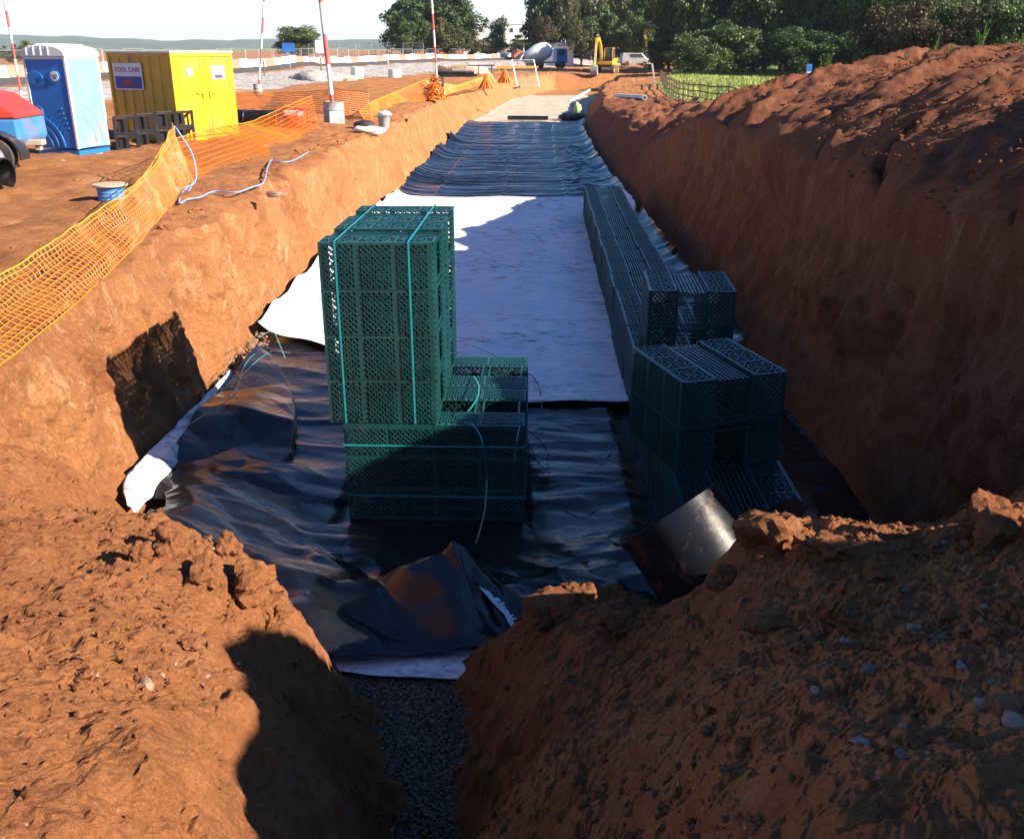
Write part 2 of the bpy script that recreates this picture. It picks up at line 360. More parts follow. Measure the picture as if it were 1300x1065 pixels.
# ================================================================ terrain
tab = lambda y, pts: np.interp(y, [p[0] for p in pts], [p[1] for p in pts])
TOEL = [(0,-3.55), (6,-3.62), (8,-3.80), (16.8,-3.98), (28,-3.55), (45,-3.0), (62,-2.7), (88,0.0), (110,5.0), (400,60)]
TOER = [(0,3.5), (9,3.45), (20,3.5), (38,3.6), (55,4.2), (81,6.6), (110,12.5), (400,70)]
LOFF = [(0,0.25), (7,0.22), (14,0.28), (28,0.35), (60,1.2), (110,1.0)]
ROFF = [(0,0.45), (10,0.50), (25,0.6), (32,1.0), (60,1.2), (110,1.2)]
LIPRB = [(0,0.9), (5,0.9), (6,0.85), (7,1.2), (9.25,1.5), (14.4,1.45), (20.7,1.38), (24,2.1), (30,2.9), (46,3.0), (60,2.8), (100,2.4)]
CREB = [(0,-0.3), (6,-0.25), (10,-0.3), (15,-0.16), (18,0.06), (22,0.30), (25.4,0.73), (34,1.67), (41,2.45), (60,2.6), (110,2.3)]
ROADP = np.array([(-60,30,1.9), (-28.7,54,1.8), (-25.2,88,1.65), (-20.7,115,1.5), (-11,150,1.35), (7.6,185,0.9), (33.4,215,0.3), (90,260,-1.0)], float)
def road_d(x, y):
    """signed distance past the road line and its height there"""
    best = np.full(x.shape, 1e9); b = np.zeros(x.shape); sg = np.ones(x.shape)
    for k in range(len(ROADP)-1):
        p, q = ROADP[k], ROADP[k+1]; d = q[:2]-p[:2]; L2 = d@d
        t = np.clip(((x-p[0])*d[0]+(y-p[1])*d[1])/L2, 0, 1)
        dx, dy = x-(p[0]+t*d[0]), y-(p[1]+t*d[1]); r = np.hypot(dx, dy); m = r < best
        best = np.where(m, r, best); b = np.where(m, p[2]+t*(q[2]-p[2]), b); sg = np.where(m, np.sign(d[0]*dy-d[1]*dx), sg)
    return best*sg, b
def base_b(x, y):
    """depth below camera of the natural ground (no trench)"""
    b = np.full(np.broadcast(x, y).shape, 2.2); b = b+0*x
    d, rb = road_d(x, y)
    b = b+(rb-b)*sst(-13, -1, d)
    xl = tab(y, TOER)+tab(y, ROFF); lb = tab(y, LIPRB); cb = tab(y, CREB)
    s = (x-xl)/4.0
    rr = np.where(s < 1, lb+(cb-lb)*np.clip(s, 0, 1)**0.6, cb+(2.55-cb)*sst(1.15, 2.6, s))
    rr = np.where(s > 1, np.where(y < 30, rr, rr), rr)
    side = sst(-0.2, 0.0, s)*(1-sst(95, 125, y))
    b = b*(1-side)+rr*side
    b = np.where(y > 95, b, b)
    far = sst(230, 700, y); b = b*(1-far)+(-2.0+1.0*pn(x/300, y/300))*far*1.0+0
    return b
def far_noise(x, y):
    a = np.clip(y/40, 0.25, 3)
    return 0.09*fbm(x/2.6, y/2.6, 0.3, 4)+0.10*a*fbm(x/9, y/9, 1.7, 3)
def ground_z(x, y):
    x, y = np.asarray(x, float), np.asarray(y, float); return CZ-base_b(x, y)+far_noise(x, y)
def gz(x, y): return float(ground_z(np.array([float(x)]), np.array([float(y)]))[0])
def build_ground():
    ys = [4.2]
    while ys[-1] < 330: ys.append(ys[-1]+max(0.042, ys[-1]*0.0056))
    while ys[-1] < 6000: ys.append(ys[-1]*1.05)
    ys = np.array(ys)[:, None]
    def outs(a, g, mx, first):
        o = [0.0]; st = first
        while o[-1] < mx: o.append(o[-1]+st); st *= g
        return np.array(o[1:])
    lo = outs(0, 1.032, 4000, 0.05)[::-1]; ro = outs(0, 1.0, 4.4, 0.055); ro2 = 4.4+outs(0, 1.06, 4000, 0.07); ro = np.concatenate([ro[ro <= 4.4], ro2])
    tl, tr = tab(ys, TOEL), tab(ys, TOER); ll, lr = tl-tab(ys, LOFF), tr+tab(ys, ROFF)
    k = np.linspace(0, 1, 46)[None, 1:-1]; kf = np.linspace(0, 1, 40)[None, :]
    XL = ll-lo[None, :]; XWL = ll+(tl-ll)*k; XF = tl+(tr-tl)*kf; XWR = tr+(lr-tr)*k; XR = lr+ro[None, :]
    X = np.concatenate([XL, ll, XWL, XF, XWR, lr, XR], 1); Y = np.broadcast_to(ys, X.shape).copy()
    nl, nw, nf = XL.shape[1]+1, k.shape[1], kf.shape[1]
    W = np.concatenate([np.zeros((1, nl)), k, np.ones((1, nf)), 1-k, np.zeros((1, 1+XR.shape[1]))], 1)  # how far down the wall
    Z = ground_z(X, Y)
    zl = ground_z(ll, ys); zr = ground_z(lr, ys)
    wl = slice(nl, nl+nw); fl = slice(nl+nw, nl+nw+nf); wr = slice(nl+nw+nf, nl+nw+nf+nw)
    depth = 1-sst(109, 111.5, ys)                       # the dug end face
    depth2 = depth*(1-0.12*sst(62, 90, ys))
    Z[:, wl] = zl+(0-zl)*k; Z[:, fl] = 0; Z[:, wr] = zr*(1-(1-k))*1.0
    Z[:, wr] = 0+(zr-0)*k
    flat = zl+(zr-zl)*np.linspace(0, 1, X.shape[1])[None, :]
    mid = slice(nl, nl+2*nw+nf)
    gmid = ground_z(X[:, mid], Y[:, mid])
    Z[:, mid] = gmid+(Z[:, mid]-gmid)*depth2
    # wall profile: slightly bulging, rounded lip
    wall = np.sin(np.clip(W, 0, 1)*np.pi)*(W > 0)*(W < 1)
    near = 1/(1+(Y/25)**2)
    X[:, :nl+nw] -= ((0.10+0.22*sst(7, 13, Y))*np.exp(-W*5.5))[:, :nl+nw]*(1-sst(60, 90, Y))[:, :nl+nw]*(0.6+0.8*fbm(Y*0.35, 2.2, 0.4, 3))[:, :nl+nw]
    w1_, w2_ = worley(Y*1.9, Z*1.5, 3.3); nv = fbm(Y*1.1, Z*0.75, X*0.2+2, 6, 0.58)*0.26+ridg(Y*0.9+0.35*Z, Z*0.45, 4.4, 4)*0.10+0.10*np.clip(w2_-w1_, 0, 0.5)*(fbm(Y*0.7, Z*0.7, 5.5, 2) > 0)+0.05*fbm(Y*6, Z*5, 2.1, 4, 0.6)
    teeth = 0.05*np.abs(pn(Y*3.1+Z*0.5, Z*0.4, 8.8))*2
    amp = (0.30+0.7*near)
    sgn = np.zeros_like(X); sgn[:, wl] = -1; sgn[:, wr] = 1
    X += sgn*wall*(nv+teeth)*amp
    lipn = np.exp(-((W-0.0)/0.18)**2)*(np.abs(X-(-0.2)) < 9)
    X[:, :nl+nw] += (fbm(Y*0.8, 3.3, 0.1, 5)*0.22*lipn)[:, :nl+nw]
    rl = slice(nl+nw+nf, X.shape[1])
    X[:, rl] += (fbm(Y*0.7, 13.3, 0.7, 5)*0.30*lipn*np.exp(-np.clip(X-lr, 0, 9)/1.2))[:, rl]
    # surface roughness on the top ground
    top = 1-sst(0.0, 0.25, W)
    lipround = -0.22*np.exp(-np.clip(ll-X, 0, 9)/0.35)*(X <= ll)
    Z[:, :nl] += lipround[:, :nl]; Z[:, wl] += -0.22*np.exp(-k*7)
    rg = 0.055*fbm(X*1.9, Y*1.9, 0.5, 6, 0.6)+0.02*fbm(X*7, Y*7, 1.5, 3)+0.035*np.clip(ridg(X*1.1, Y*1.1, 2, 3), 0, 3)
    # erosion gullies running down the right mound
    D = X-lr
    q = Y*0.95-X*0.50+0.8*pn(X*0.4, Y*0.4, 3)+0.22*pn(X*1.7, Y*1.7, 5)
    gul = np.clip(ridg(q*0.6, (X*0.9+Y*0.4)*0.16, 1.1, 3)-0.75, 0, 2)
    gm = sst(-0.1, 0.4, D)*(1-sst(4.2, 6.5, D))*(1-sst(26, 34, Y))
    lip_ledge = 0.065*fbm(X*0.8+Y*0.3, q*1.3, 6.1, 6, 0.58)
    cl1, cl2 = worley(X*2.5, Y*2.9, Z*0.5)
    bits = 0.03*np.clip((cl2-cl1)*1.6, 0, 1)*sst(0.0, 0.5, fbm(X*0.8, Y*0.8, 7.7, 3))
    cq = q*0.62+4.1; cf = cq-np.floor(cq); stepz = 0.40*(cf-0.5)*(1-sst(0.86, 1.0, cf)*2*0)*sst(-0.35, 0.1, pn(X*0.35, Y*0.35, 1.9)); crack = 0.40*np.exp(-((cf-0.02)/0.035)**2)*sst(-0.3, 0.2, pn(X*0.5, Y*0.5, 2.9))-stepz
    Z += top*(rg*(1-gm*0.7)+gm*(-0.10*gul+lip_ledge+bits-crack+0.035*fbm(X*4.5, Y*4.5, 0.3, 4, 0.65)))
    # loose lumps on the low far mound
    lm = sst(28, 31, Y)*(1-sst(46, 52, Y))*sst(-0.1, 0.5, D)*(1-sst(4.6, 6.0, D))
    w1, w2 = worley(X*0.8, Y*0.8, 0.0)
    Z += lm*(0.35*fbm(X*0.6, Y*0.6, 4.2, 4)+0.30*np.clip(0.8-w1, 0, 1))
    # left top ground lumps
    ll2 = (X < ll)*(1-sst(60, 90, Y)); f1, f2 = worley(X*2.2, Y*2.2, 0.0)
    Z += ll2*0.05*np.clip(0.75-f1, 0, 1)*sst(-0.1, 0.5, fbm(X*0.6, Y*0.6, 9.1, 3))*2
    # toe debris
    zf = np.zeros_like(Z); zf[:, fl] = 1
    edge = np.exp(-np.clip(np.minimum(X-tl, tr-X), 0, 9)/0.16)
    Z += zf*(0.06*edge+0.03*edge*fbm(X*3, Y*3, 1.1, 3)+0.006*fbm(X*6, Y*6, 0.2, 2))*depth
    Z -= 0.0
    V = np.stack([X, Y, Z], -1).reshape(-1, 3)
    o = np_mesh('ground', V, grid_faces(*X.shape), 'clay'); tag(o, kind='structure')
    me = o.data
    me.materials.append(M['pale_gravel']); me.materials.append(M['clay_mound']); me.materials.append(M['meadow']); me.materials.append(M['grey_gravel']); me.materials.append(M['gravel'])
    nr, nc = X.shape; xc = X[:-1, :-1]; yc = Y[:-1, :-1]; mi = np.zeros((nr-1, nc-1), np.int32)
    jag = 0.5*fbm(xc*0.7, yc*0.7, 3.9, 4)
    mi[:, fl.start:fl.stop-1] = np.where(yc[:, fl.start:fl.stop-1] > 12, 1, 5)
    mi[:, fl.start:fl.stop-1] = np.where(yc[:, fl.start:fl.stop-1] > 96, 0, mi[:, fl.start:fl.stop-1])
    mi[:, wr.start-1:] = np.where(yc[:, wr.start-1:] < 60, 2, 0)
    Dc = D[:-1, :-1]
    mi[(yc > 30) & (xc > tab(yc, TOER)+5.4+jag*1.6) & (yc < 175) & (Dc > 2.5)] = 3
    mi[(yc < 30.5) & (Dc > 6.5+jag)] = 3
    mi[(yc > 175) & (xc > 45)] = 3
    d, _ = road_d(xc, yc)
    mi[(d > -12+jag*2.5) & (d < -0.6) & (yc < 200) & (xc < 30)] = 4
    mi[(yc > 420)] = 3
    me.polygons.foreach_set('material_index', mi.ravel()); me.update()
    return o
build_ground()
# ================================================================ the end bank in front, with its gap
CTL = []
def cp(u, v, b): x, y = gp(u, v, b); CTL.append((x, y, b))
def cx(x, y, b): CTL.append((x, y, b))
for a in [(0,975,1.75), (0,900,1.88), (0,800,2.05), (0,700,2.3), (60,650,2.6), (0,600,2.38), (60,600,2.75), (110,620,3.1), (160,655,3.5), (150,850,2.2), (250,900,2.3), (100,975,1.8), (210,672,2.75), (300,722,2.85), (365,765,3.0), (200,975,1.9), (150,740,2.45), (250,780,2.55), (300,850,2.55),
          (350,975,2.55), (400,975,2.95), (372,850,3.05), (430,885,3.5), (470,945,3.85), (440,1060,3.7), (470,1060,4.2), (600,1060,4.2), (480,1000,4.3), (595,1000,4.3), (600,940,4.3), (490,940,4.3), (540,900,4.34), (540,1000,4.34), (500,975,4.3), (590,975,4.3),
          (655,800,3.7), (695,757,3.5), (765,752,3.4), (840,780,3.2), (880,760,3.05), (930,700,2.6), (1000,672,2.45), (1140,688,2.4), (1215,668,2.3), (1300,662,2.15),
          (612,975,3.9), (615,1060,3.7), (640,880,3.75), (700,900,3.3), (700,975,2.95), (720,830,3.35), (800,830,3.15), (860,880,2.85), (905,880,2.45), (960,790,2.42), (860,975,2.35), (1000,975,1.9), (1000,880,2.1), (1300,975,1.55), (1200,800,2.1), (1100,740,2.3), (1300,850,1.8), (1300,750,2.0), (1100,1060,1.65)]: cp(*a)
for a in [(-3.75,7.0,3.4), (-2.2,6.2,4.5), (-1.2,5.7,4.6), (-3.2,7.4,4.5), (-2.0,7.5,4.9), (0,7.5,4.9), (2,7.5,4.9), (3.6,7.8,4.6), (-4.4,4.0,2.15), (-4.2,6.0,2.6), (-4.3,8.0,3.2), (-6,8,2.9), (-8,8,2.9), (-6,6,2.35), (-8,5,2.3), (-6,3,2.1), (-8,0,2.1), (-4,0,1.95), (-5,-2,1.9), (0,-2,1.65),
          (-.5,3.5,4.3), (-.45,2.6,3.6), (-.3,1.2,2.4), (0,0,1.68), (-1.2,0.6,1.7), (0.6,0.8,1.66), (2,-1,1.4), (2.2,1.2,1.35), (2.6,2.2,1.3), (3,0.3,0.7), (4,2,-.2), (4,1,-.35), (4,0,-.3), (5.5,2,-.3), (5.5,0,-.3), (4,-2,0.2), (7.5,0,0.0),
          (4.2,3.4,1.6), (3.4,3.0,1.55), (5.7,3.0,.7), (7,2.4,0.1), (4.2,4.8,1.7), (6,5,.9), (8,4,.3), (8,8,.9), (6,8,.9), (4.6,8,2.2), (0.9,6.1,4.6), (2.3,5.7,4.5), (3.1,5.8,4.0), (3.4,5.0,2.3), (0.2,6.3,4.7), (-.5,6.2,4.8), (3.6,6.6,3.6)]: cx(*a)
def tps_fit(P, z, lam=0.02):
    n = len(P); d = np.hypot(P[:, None, 0]-P[None, :, 0], P[:, None, 1]-P[None, :, 1]); K = d**2*np.log(d+1e-9)+lam*np.eye(n)
    Q = np.c_[np.ones(n), P]; A = np.block([[K, Q], [Q.T, np.zeros((3, 3))]]); return np.linalg.solve(A, np.r_[z, 0, 0, 0])
_C = np.array(CTL); _W = tps_fit(_C[:, :2], _C[:, 2])
def bank_b(x, y):
    x = np.asarray(x, float); y = np.asarray(y, float); s = _W[-3]+_W[-2]*x+_W[-1]*y
    for (a, b, _), k in zip(CTL, _W[:-3]):
        d = np.hypot(x-a, y-b); s = s+k*d**2*np.log(d+1e-9)
    return s
def bank_z(X, Y):
    b = bank_b(X, Y)
    gx = (bank_b(X+0.05, Y)-b)/0.05; gy = (bank_b(X, Y+0.05)-b)/0.05; slope = np.hypot(gx, gy)
    z = CZ-b
    f1, f2 = worley(X*3.1+0.3*fbm(X*2, Y*2), Y*3.1, z*3.1); g1, g2 = worley(X*8, Y*8, z*8, 5)
    rubm = sst(0.35, 1.3, slope)*(0.4+sst(-0.15, 0.4, fbm(X*1.1, Y*1.1, 2.2, 3)))
    z = z+0.085*fbm(X*1.5, Y*1.5, 3.1, 6, 0.55)+0.022*fbm(X*9, Y*9, 1.0, 4, 0.6)
    z = z+rubm*(0.14*(0.55-f1)+0.04*(0.5-g1))+0.055*np.clip(0.34-g1, 0, 1)*(fbm(X*2.1, Y*2.1, 5.5, 2) > 0.1)
    z = z+0.016*(np.clip(fbm(X*22, Y*22, z*22, 3, 0.6), 0, 1))+0.012*np.clip(0.5-worley(X*24, Y*24, z*24, 9)[0], 0, 1)*2*sst(-0.1, 0.3, fbm(X*2, Y*2, 6.6, 3))
    z = z+0.03*ridg(X*1.2+0.5*Y, Y*0.9, 7, 4)
    return z
def build_bank():
    xs = np.concatenate([np.arange(-9, -4.4, 0.06), np.arange(-4.4, 3.6, 0.013), np.arange(3.6, 9, 0.06)])
    ys = np.concatenate([np.arange(-3, 0.9, 0.08), np.arange(0.9, 6.6, 0.013), np.arange(6.6, 7.9, 0.05)])
    X, Y = np.meshgrid(xs, ys); Z = bank_z(X, Y)
    # push faces sideways a little so that clods overhang
    dx = 0.03*fbm(X*5, Y*5, Z*5+9, 3); dy = 0.03*fbm(X*5+40, Y*5, Z*5+9, 3)
    o = np_mesh('end_bank', np.stack([X+dx, Y+dy, Z], -1).reshape(-1, 3), grid_faces(*X.shape), 'clay_near', None, False); tag(o, kind='structure')
    return o
build_bank()
def bz(x, y): return float(bank_z(np.array([float(x)]), np.array([float(y)]))[0])
# hills far away and a bed for the asphalt road
def hills():
    a = np.linspace(rad(-60), rad(62), 260); r = np.array([2600, 2900, 3300, 3900, 4800])
    A, R = np.meshgrid(a, r); H = 42+16*fbm(A*4, 0.5, 0.2, 4)+5*fbm(A*30, 1.5, 0.2, 3)
    prof = np.array([0, 0.55, 0.85, 1.0, 0.6])[:, None]*1.0
    X = R*np.sin(A); Y = R*np.cos(A); Z = H*prof*1.3-2
    o = np_mesh('hills', np.stack([X, Y, Z], -1).reshape(-1, 3), grid_faces(*X.shape), 'hill_woods'); tag(o, kind='structure')
hills()
def road_strip(name, off0, off1, lift, mat, kind='structure', label=None, cat=None):
    t = np.linspace(0, len(ROADP)-1.001, 260); i = t.astype(int); f = (t-i)[:, None]
    P = ROADP[i]*(1-f)+ROADP[i+1]*f; k = np.ones(15)/15
    P[:, 0] = np.convolve(np.pad(P[:, 0], 7, 'edge'), k, 'valid'); P[:, 1] = np.convolve(np.pad(P[:, 1], 7, 'edge'), k, 'valid')
    T = np.gradient(P[:, :2], axis=0); T /= np.linalg.norm(T, axis=1)[:, None]; N = np.c_[-T[:, 1], T[:, 0]]
    rows = []
    for o in np.linspace(off0, off1, 6):
        q = P[:, :2]+N*o; rows.append(np.c_[q, ground_z(q[:, 0], q[:, 1])+lift+0.05])
    V = np.stack(rows, 0); 
    return tag(np_mesh(name, V.reshape(-1, 3), grid_faces(6, len(t)), mat), label, cat, kind=kind), P, N
ROADO, RP, RN = road_strip('road', 0.2, 6.8, 0.30, 'asphalt')
# kerb face of the carriageway
kb = MB()
for k in range(0, len(RP)-1):
    p, q = RP[k], RP[k+1]; a = p[:2]+RN[k]*0.1; b = q[:2]+RN[k+1]*0.1
    kb.beam((a[0], a[1], gz(*a)+0.1), (b[0], b[1], gz(*b)+0.1), 0.25, 0.75)
tag(kb.build('road_edge', 'asphalt'), kind='structure')
# ================================================================ crates
HH = 0.42; CW = 1.0
def lat(mb, o, ux, uy, w, h, sp, th, dp, diag=True, vert=True):
    """lattice of thin bars filling a w x h cell whose corner is o"""
    o, ux, uy = Vector(o), Vector(ux), Vector(uy); nn = ux.cross(uy)
    P = lambda a, b: o+ux*a+uy*b
    def bar(a0, b0, a1, b1, t=th, d=dp): mb.beam(P(a0, b0), P(a1, b1), t, d, up=nn, ends=False)
    if diag:
        k = -h+sp
        while k < w-1e-6:                      # rising diagonals
            a0, b0 = (k, 0) if k >= 0 else (0, -k); L = min(w-a0, h-b0)
            if L > 0.01: bar(a0, b0, a0+L, b0+L)
            k += sp
        k = sp
        while k < w+h-1e-6:                    # falling diagonals
            a0, b0 = (k, 0) if k <= w else (w, k-w); L = min(a0, h-b0)
            if L > 0.01: bar(a0, b0, a0-L, b0+L)
            k += sp
    if vert:
        n = max(1, int(round(w/sp/2)))
        for i in range(1, n): bar(w*i/n, 0, w*i/n, h, th*0.9, dp*0.7)
        n = max(1, int(round(h/sp/2)))
        for i in range(1, n): bar(0, h*i/n, w, h*i/n, th*0.9, dp*0.7)
def ring(mb, c, ux, uy, r, t, d, n=14):
    c, ux, uy = Vector(c), Vector(ux), Vector(uy); nn = ux.cross(uy)
    ps = [c+ux*(r*math.cos(2*math.pi*k/n))+uy*(r*math.sin(2*math.pi*k/n)) for k in range(n)]
    for k in range(n): mb.beam(ps[k], ps[(k+1) % n], t, d, up=nn, ends=False)
H_, W_ = HH-0.006, CW-0.012
XS = [0, 0.335, 0.665, 1.0]
def side_mb():
    mb = MB()                                   # lies in the y/z plane at x=0
    for j in range(3):
        y0 = XS[j]*W_+(0.03 if j else 0.045); y1 = XS[j+1]*W_-(0.03 if j < 2 else 0.045)
        lat(mb, (0, y0, 0.018), (0,1,0), (0,0,1), y1-y0, H_-0.036, 0.050, 0.0085, 0.030)
    return mb
def end_mb():
    mb = MB()                                   # lies in the x/z plane at y=0, the middle of the end stays open
    for x0, x1 in ((0.04, 0.315),):
        lat(mb, (x0, 0, 0.018), (1,0,0), (0,0,1), x1-x0, H_-0.036, 0.055, 0.010, 0.026, True, False)
    return mb
def top_mb():
    mb = MB()
    for x0, x1 in ((0.03, 0.30), (W_-0.30, W_-0.03)):
        for j in range(3):
            y0, y1 = XS[j]*W_+0.016, XS[j+1]*W_-0.016; cx_, cy_ = (x0+x1)/2, (y0+y1)/2; w, h = x1-x0, y1-y0
            ux, uy = (1,0,0), (0,1,0)
            ring(mb, (cx_, cy_, 0), ux, uy, 0.105, 0.011, 0.010); ring(mb, (cx_, cy_, 0), ux, uy, 0.045, 0.010, 0.010, 10)
            for sx in (-1, 1):
                for sy in (-1, 1):
                    mb.beam((cx_+sx*0.03, cy_+sy*0.03, 0), (cx_+sx*w/2, cy_+sy*h/2, 0), 0.011, 0.010, ends=False)
                    mb.beam((cx_+sx*w/2, cy_+sy*h/6, 0), (cx_+sx*w/6, cy_+sy*h/2, 0), 0.009, 0.010, ends=False)
            mb.beam((cx_-w/2, cy_, 0), (cx_+w/2, cy_, 0), 0.009, 0.010, ends=False); mb.beam((cx_, cy_-h/2, 0), (cx_, cy_+h/2, 0), 0.009, 0.010, ends=False)
            mb.beam((x0, y0-0.016, 0), (x1, y0-0.016, 0), 0.022, 0.012, ends=False)
        for x in (x0-0.008, x1+0.008): mb.beam((x, 0, 0), (x, W_, 0), 0.022, 0.014)
    n = 9
    for i in range(n): mb.beam((0.325+i*(W_-0.65)/(n-1), 0.01, -0.035), (0.325+i*(W_-0.65)/(n-1), W_-0.01, -0.035), 0.018, 0.03, ends=False)
    return mb
def frame_mb():
    mb = MB(); t = 0.014
    for x in (t/2, W_-t/2):                      # the two long sides: four posts and two rails
        for j in range(4):
            y = min(max(XS[j]*W_, 0.022), W_-0.022); mb.box((x, y, H_/2), (t, 0.058 if 0 < j < 3 else 0.044, H_))
        for z in (0.009, H_-0.009): mb.box((x, W_/2, z), (t*0.9, W_-0.09, 0.018))
    for y in (t/2, W_-t/2):
        for x in (0.028, 0.325, W_-0.325, W_-0.028): mb.box((x, y, H_/2), (0.026, t*0.8, H_-0.002))
        mb.box((W_/2, y, 0.009), (W_-0.04, t*0.7, 0.018)); mb.box((0.17, y, H_-0.009), (0.28, t*0.7, 0.018)); mb.box((W_-0.17, y, H_-0.009), (0.28, t*0.7, 0.018)); mb.box((W_/2, y, H_-0.06), (0.34, t*0.7, 0.018))
    for z in (0.006,):
        for y in np.linspace(0.1, W_-0.1, 6): mb.box((W_/2, y, z), (W_-0.04, 0.02, 0.008))
        for x in np.linspace(0.1, W_-0.1, 6): mb.box((x, W_/2, z+0.007), (0.02, W_-0.04, 0.006))
    return mb
def inner_mb():
    mb = MB(); lat(mb, (0, 0.02, 0.018), (0,1,0), (0,0,1), W_-0.04, H_-0.036, 0.075, 0.010, 0.006, True, True); return mb
P_FRAME = frame_mb(); MESH = {}
def mesh_of(name, mb):
    o = mb.build(name, 'crate_plastic'); me = o.data; bpy.data.objects.remove(o); return me
MESH = dict(frame=mesh_of('crate', P_FRAME), side=mesh_of('side_panel', side_mb()), end=mesh_of('end_panel', end_mb()), top=mesh_of('top_panel', top_mb()), inner=mesh_of('inner_wall', inner_mb()))
def crate(parent=None, mtx=None, label=None, group=None, first_y=True):
    c = bpy.data.objects.new('lattice_crate' if parent is None else 'crate', MESH['frame']); put(c, parent)
    if mtx is not None: c.matrix_local = mtx
    for nm, me, loc in (('side_panel', 'side', (0.007,0,0)), ('side_panel', 'side', (W_-0.007,0,0)), ('end_panel', 'end', (0,0.007,0)), ('end_panel', 'end', (W_-0.355,0.007,0)), ('end_panel', 'end', (0,W_-0.007,0)), ('end_panel', 'end', (W_-0.355,W_-0.007,0)),
                        ('top_panel', 'top', (0,0,H_-0.006)), ('inner_wall', 'inner', (0.325,0,0)), ('inner_wall', 'inner', (W_-0.325,0,0))):
        p = bpy.data.objects.new(nm, MESH[me]); put(p, c); p.location = loc
    if parent is None: tag(c, label, 'crate', group)
    return c
RZ = rad(-1.9); Tm = Matrix.Translation; Rm = Matrix.Rotation
FZ = 0.055
def strap_loop(mb, pts, w=0.016):
    for a, b in zip(pts, pts[1:]+pts[:1]):
        mb.beam(a, b, w, 0.003)
# lower pack: a strapped block of eight units lying on its side (1.68 wide, 2.06 deep, 1.0 high)
low = empty('crate_pack', (-1.56, 7.74, FZ), RZ, 'strapped green crate block lying on its side, carrying the tall block on its left half', 'crate pack', 'strapped crate packs')
for i in range(4):
    for j in range(2):
        m = Tm((i*HH, j*1.03, 0)) @ Matrix(((0,0,1,0), (1,0,0,0), (0,1,0,0), (0,0,0,1)))   # x -> y, y -> z, z -> x
        crate(low, m)
# straps stand vertical on the faces
sb = MB()
for z in (0.26, 0.78):
    a = 0.008; q = [(-a, -a, z), (4*HH+a, -a, z), (4*HH+a, 2.03+a, z), (-a, 2.03+a, z)]
    for p0, p1 in zip(q, q[1:]+q[:1]): sb.beam(p0, p1, 0.003, 0.016)
sb.build('strap', 'strap', low)
# tall pack: four layers of two units standing on the left of the lower pack
tall = empty('crate_pack', (-1.69, 7.75, FZ+1.0), RZ, 'tall strapped green crate block standing upright on top of the lying block', 'crate pack', 'strapped crate packs')
for i in range(4):
    for j in range(2):
        crate(tall, Tm((1.0, j*1.03, i*HH)) @ Rm(math.pi/2, 4, 'Z'))
sb = MB()
for x in (0.16, 0.80):
    a = 0.008; q = [(x, -a, 0.0), (x, -a, 4*HH+a), (x, 2.03+a, 4*HH+a), (x, 2.03+a, 0.0)]
    for p0, p1 in zip(q[:3], q[1:]):
        v = abs(p0[2]-p1[2]) > 0.1
        if v: sb.beam(p0, p1, 0.016, 0.003, up=(0,1,0))
        else: sb.beam(p0, p1, 0.016, 0.003)
sb.build('strap', 'strap', tall)
# the long row along the right wall
row0 = Vector((1.33, 6.35, FZ)); dv = Vector((math.sin(-RZ), math.cos(RZ), 0))
nrow = 18
for layer in range(2):
    for i in range(nrow):
        p = row0+dv*(i*1.03)+Vector((0.012*random.uniform(-1, 1), 0, layer*HH))
        c = crate(None, Tm(p) @ Rm(RZ+rad(random.uniform(-.4, .4)), 4, 'Z'), '', 'green crates laid in the long row')
        c['label'] = '%s-layer lattice crate of the long row by the wall, %s from near end' % (('lower', 'upper')[layer], ORD[i])
# squared up pair of crates on the row
for layer, nm in ((0, 'lower'), (1, 'upper')):
    crate(None, Tm((1.56, 10.05, FZ+2*HH+layer*HH)) @ Rm(rad(-4), 4, 'Z'), '%s crate of the straight two-high pile further back on the long row' % nm, 'loose crates piled on the long row')
# turned pile nearest the camera: corner D at the front left
xd, yd = gp(866, 490, 2.56)
for layer, nm in ((0, 'lower'), (1, 'upper')):
    crate(None, Tm((xd, yd, FZ+2*HH+layer*HH)) @ Rm(rad(17), 4, 'Z'), '%s crate of the turned two-high pile at the near end of the long row' % nm, 'loose crates piled on the long row')
# ================================================================ membrane and fleece sheets
def toe_l(y): return tab(y, TOEL)
def toe_r(y): return tab(y, TOER)
def sheet(name, U, Vv, fn, mat, label, cat, thick=0.0, group=None):
    A, B = np.meshgrid(U, Vv); X, Y, Z = fn(A, B)
    o = np_mesh(name, np.stack([X, Y, Z], -1).reshape(-1, 3), grid_faces(*X.shape), mat)
    if thick:
        m = o.modifiers.new('Solidify', 'SOLIDIFY'); m.thickness = thick; m.offset = 1
    return tag(o, label, cat, group)
def climb(X, Y, w=0.35, hl=0.3, hr=0.25):
    """how high a sheet lying on the floor turns up against the walls"""
    dl = X-toe_l(Y); dr = toe_r(Y)-X
    return hl*np.exp(-np.clip(dl, 0, 9)/w*1.6)+hr*np.exp(-np.clip(dr, 0, 9)/w*1.6)
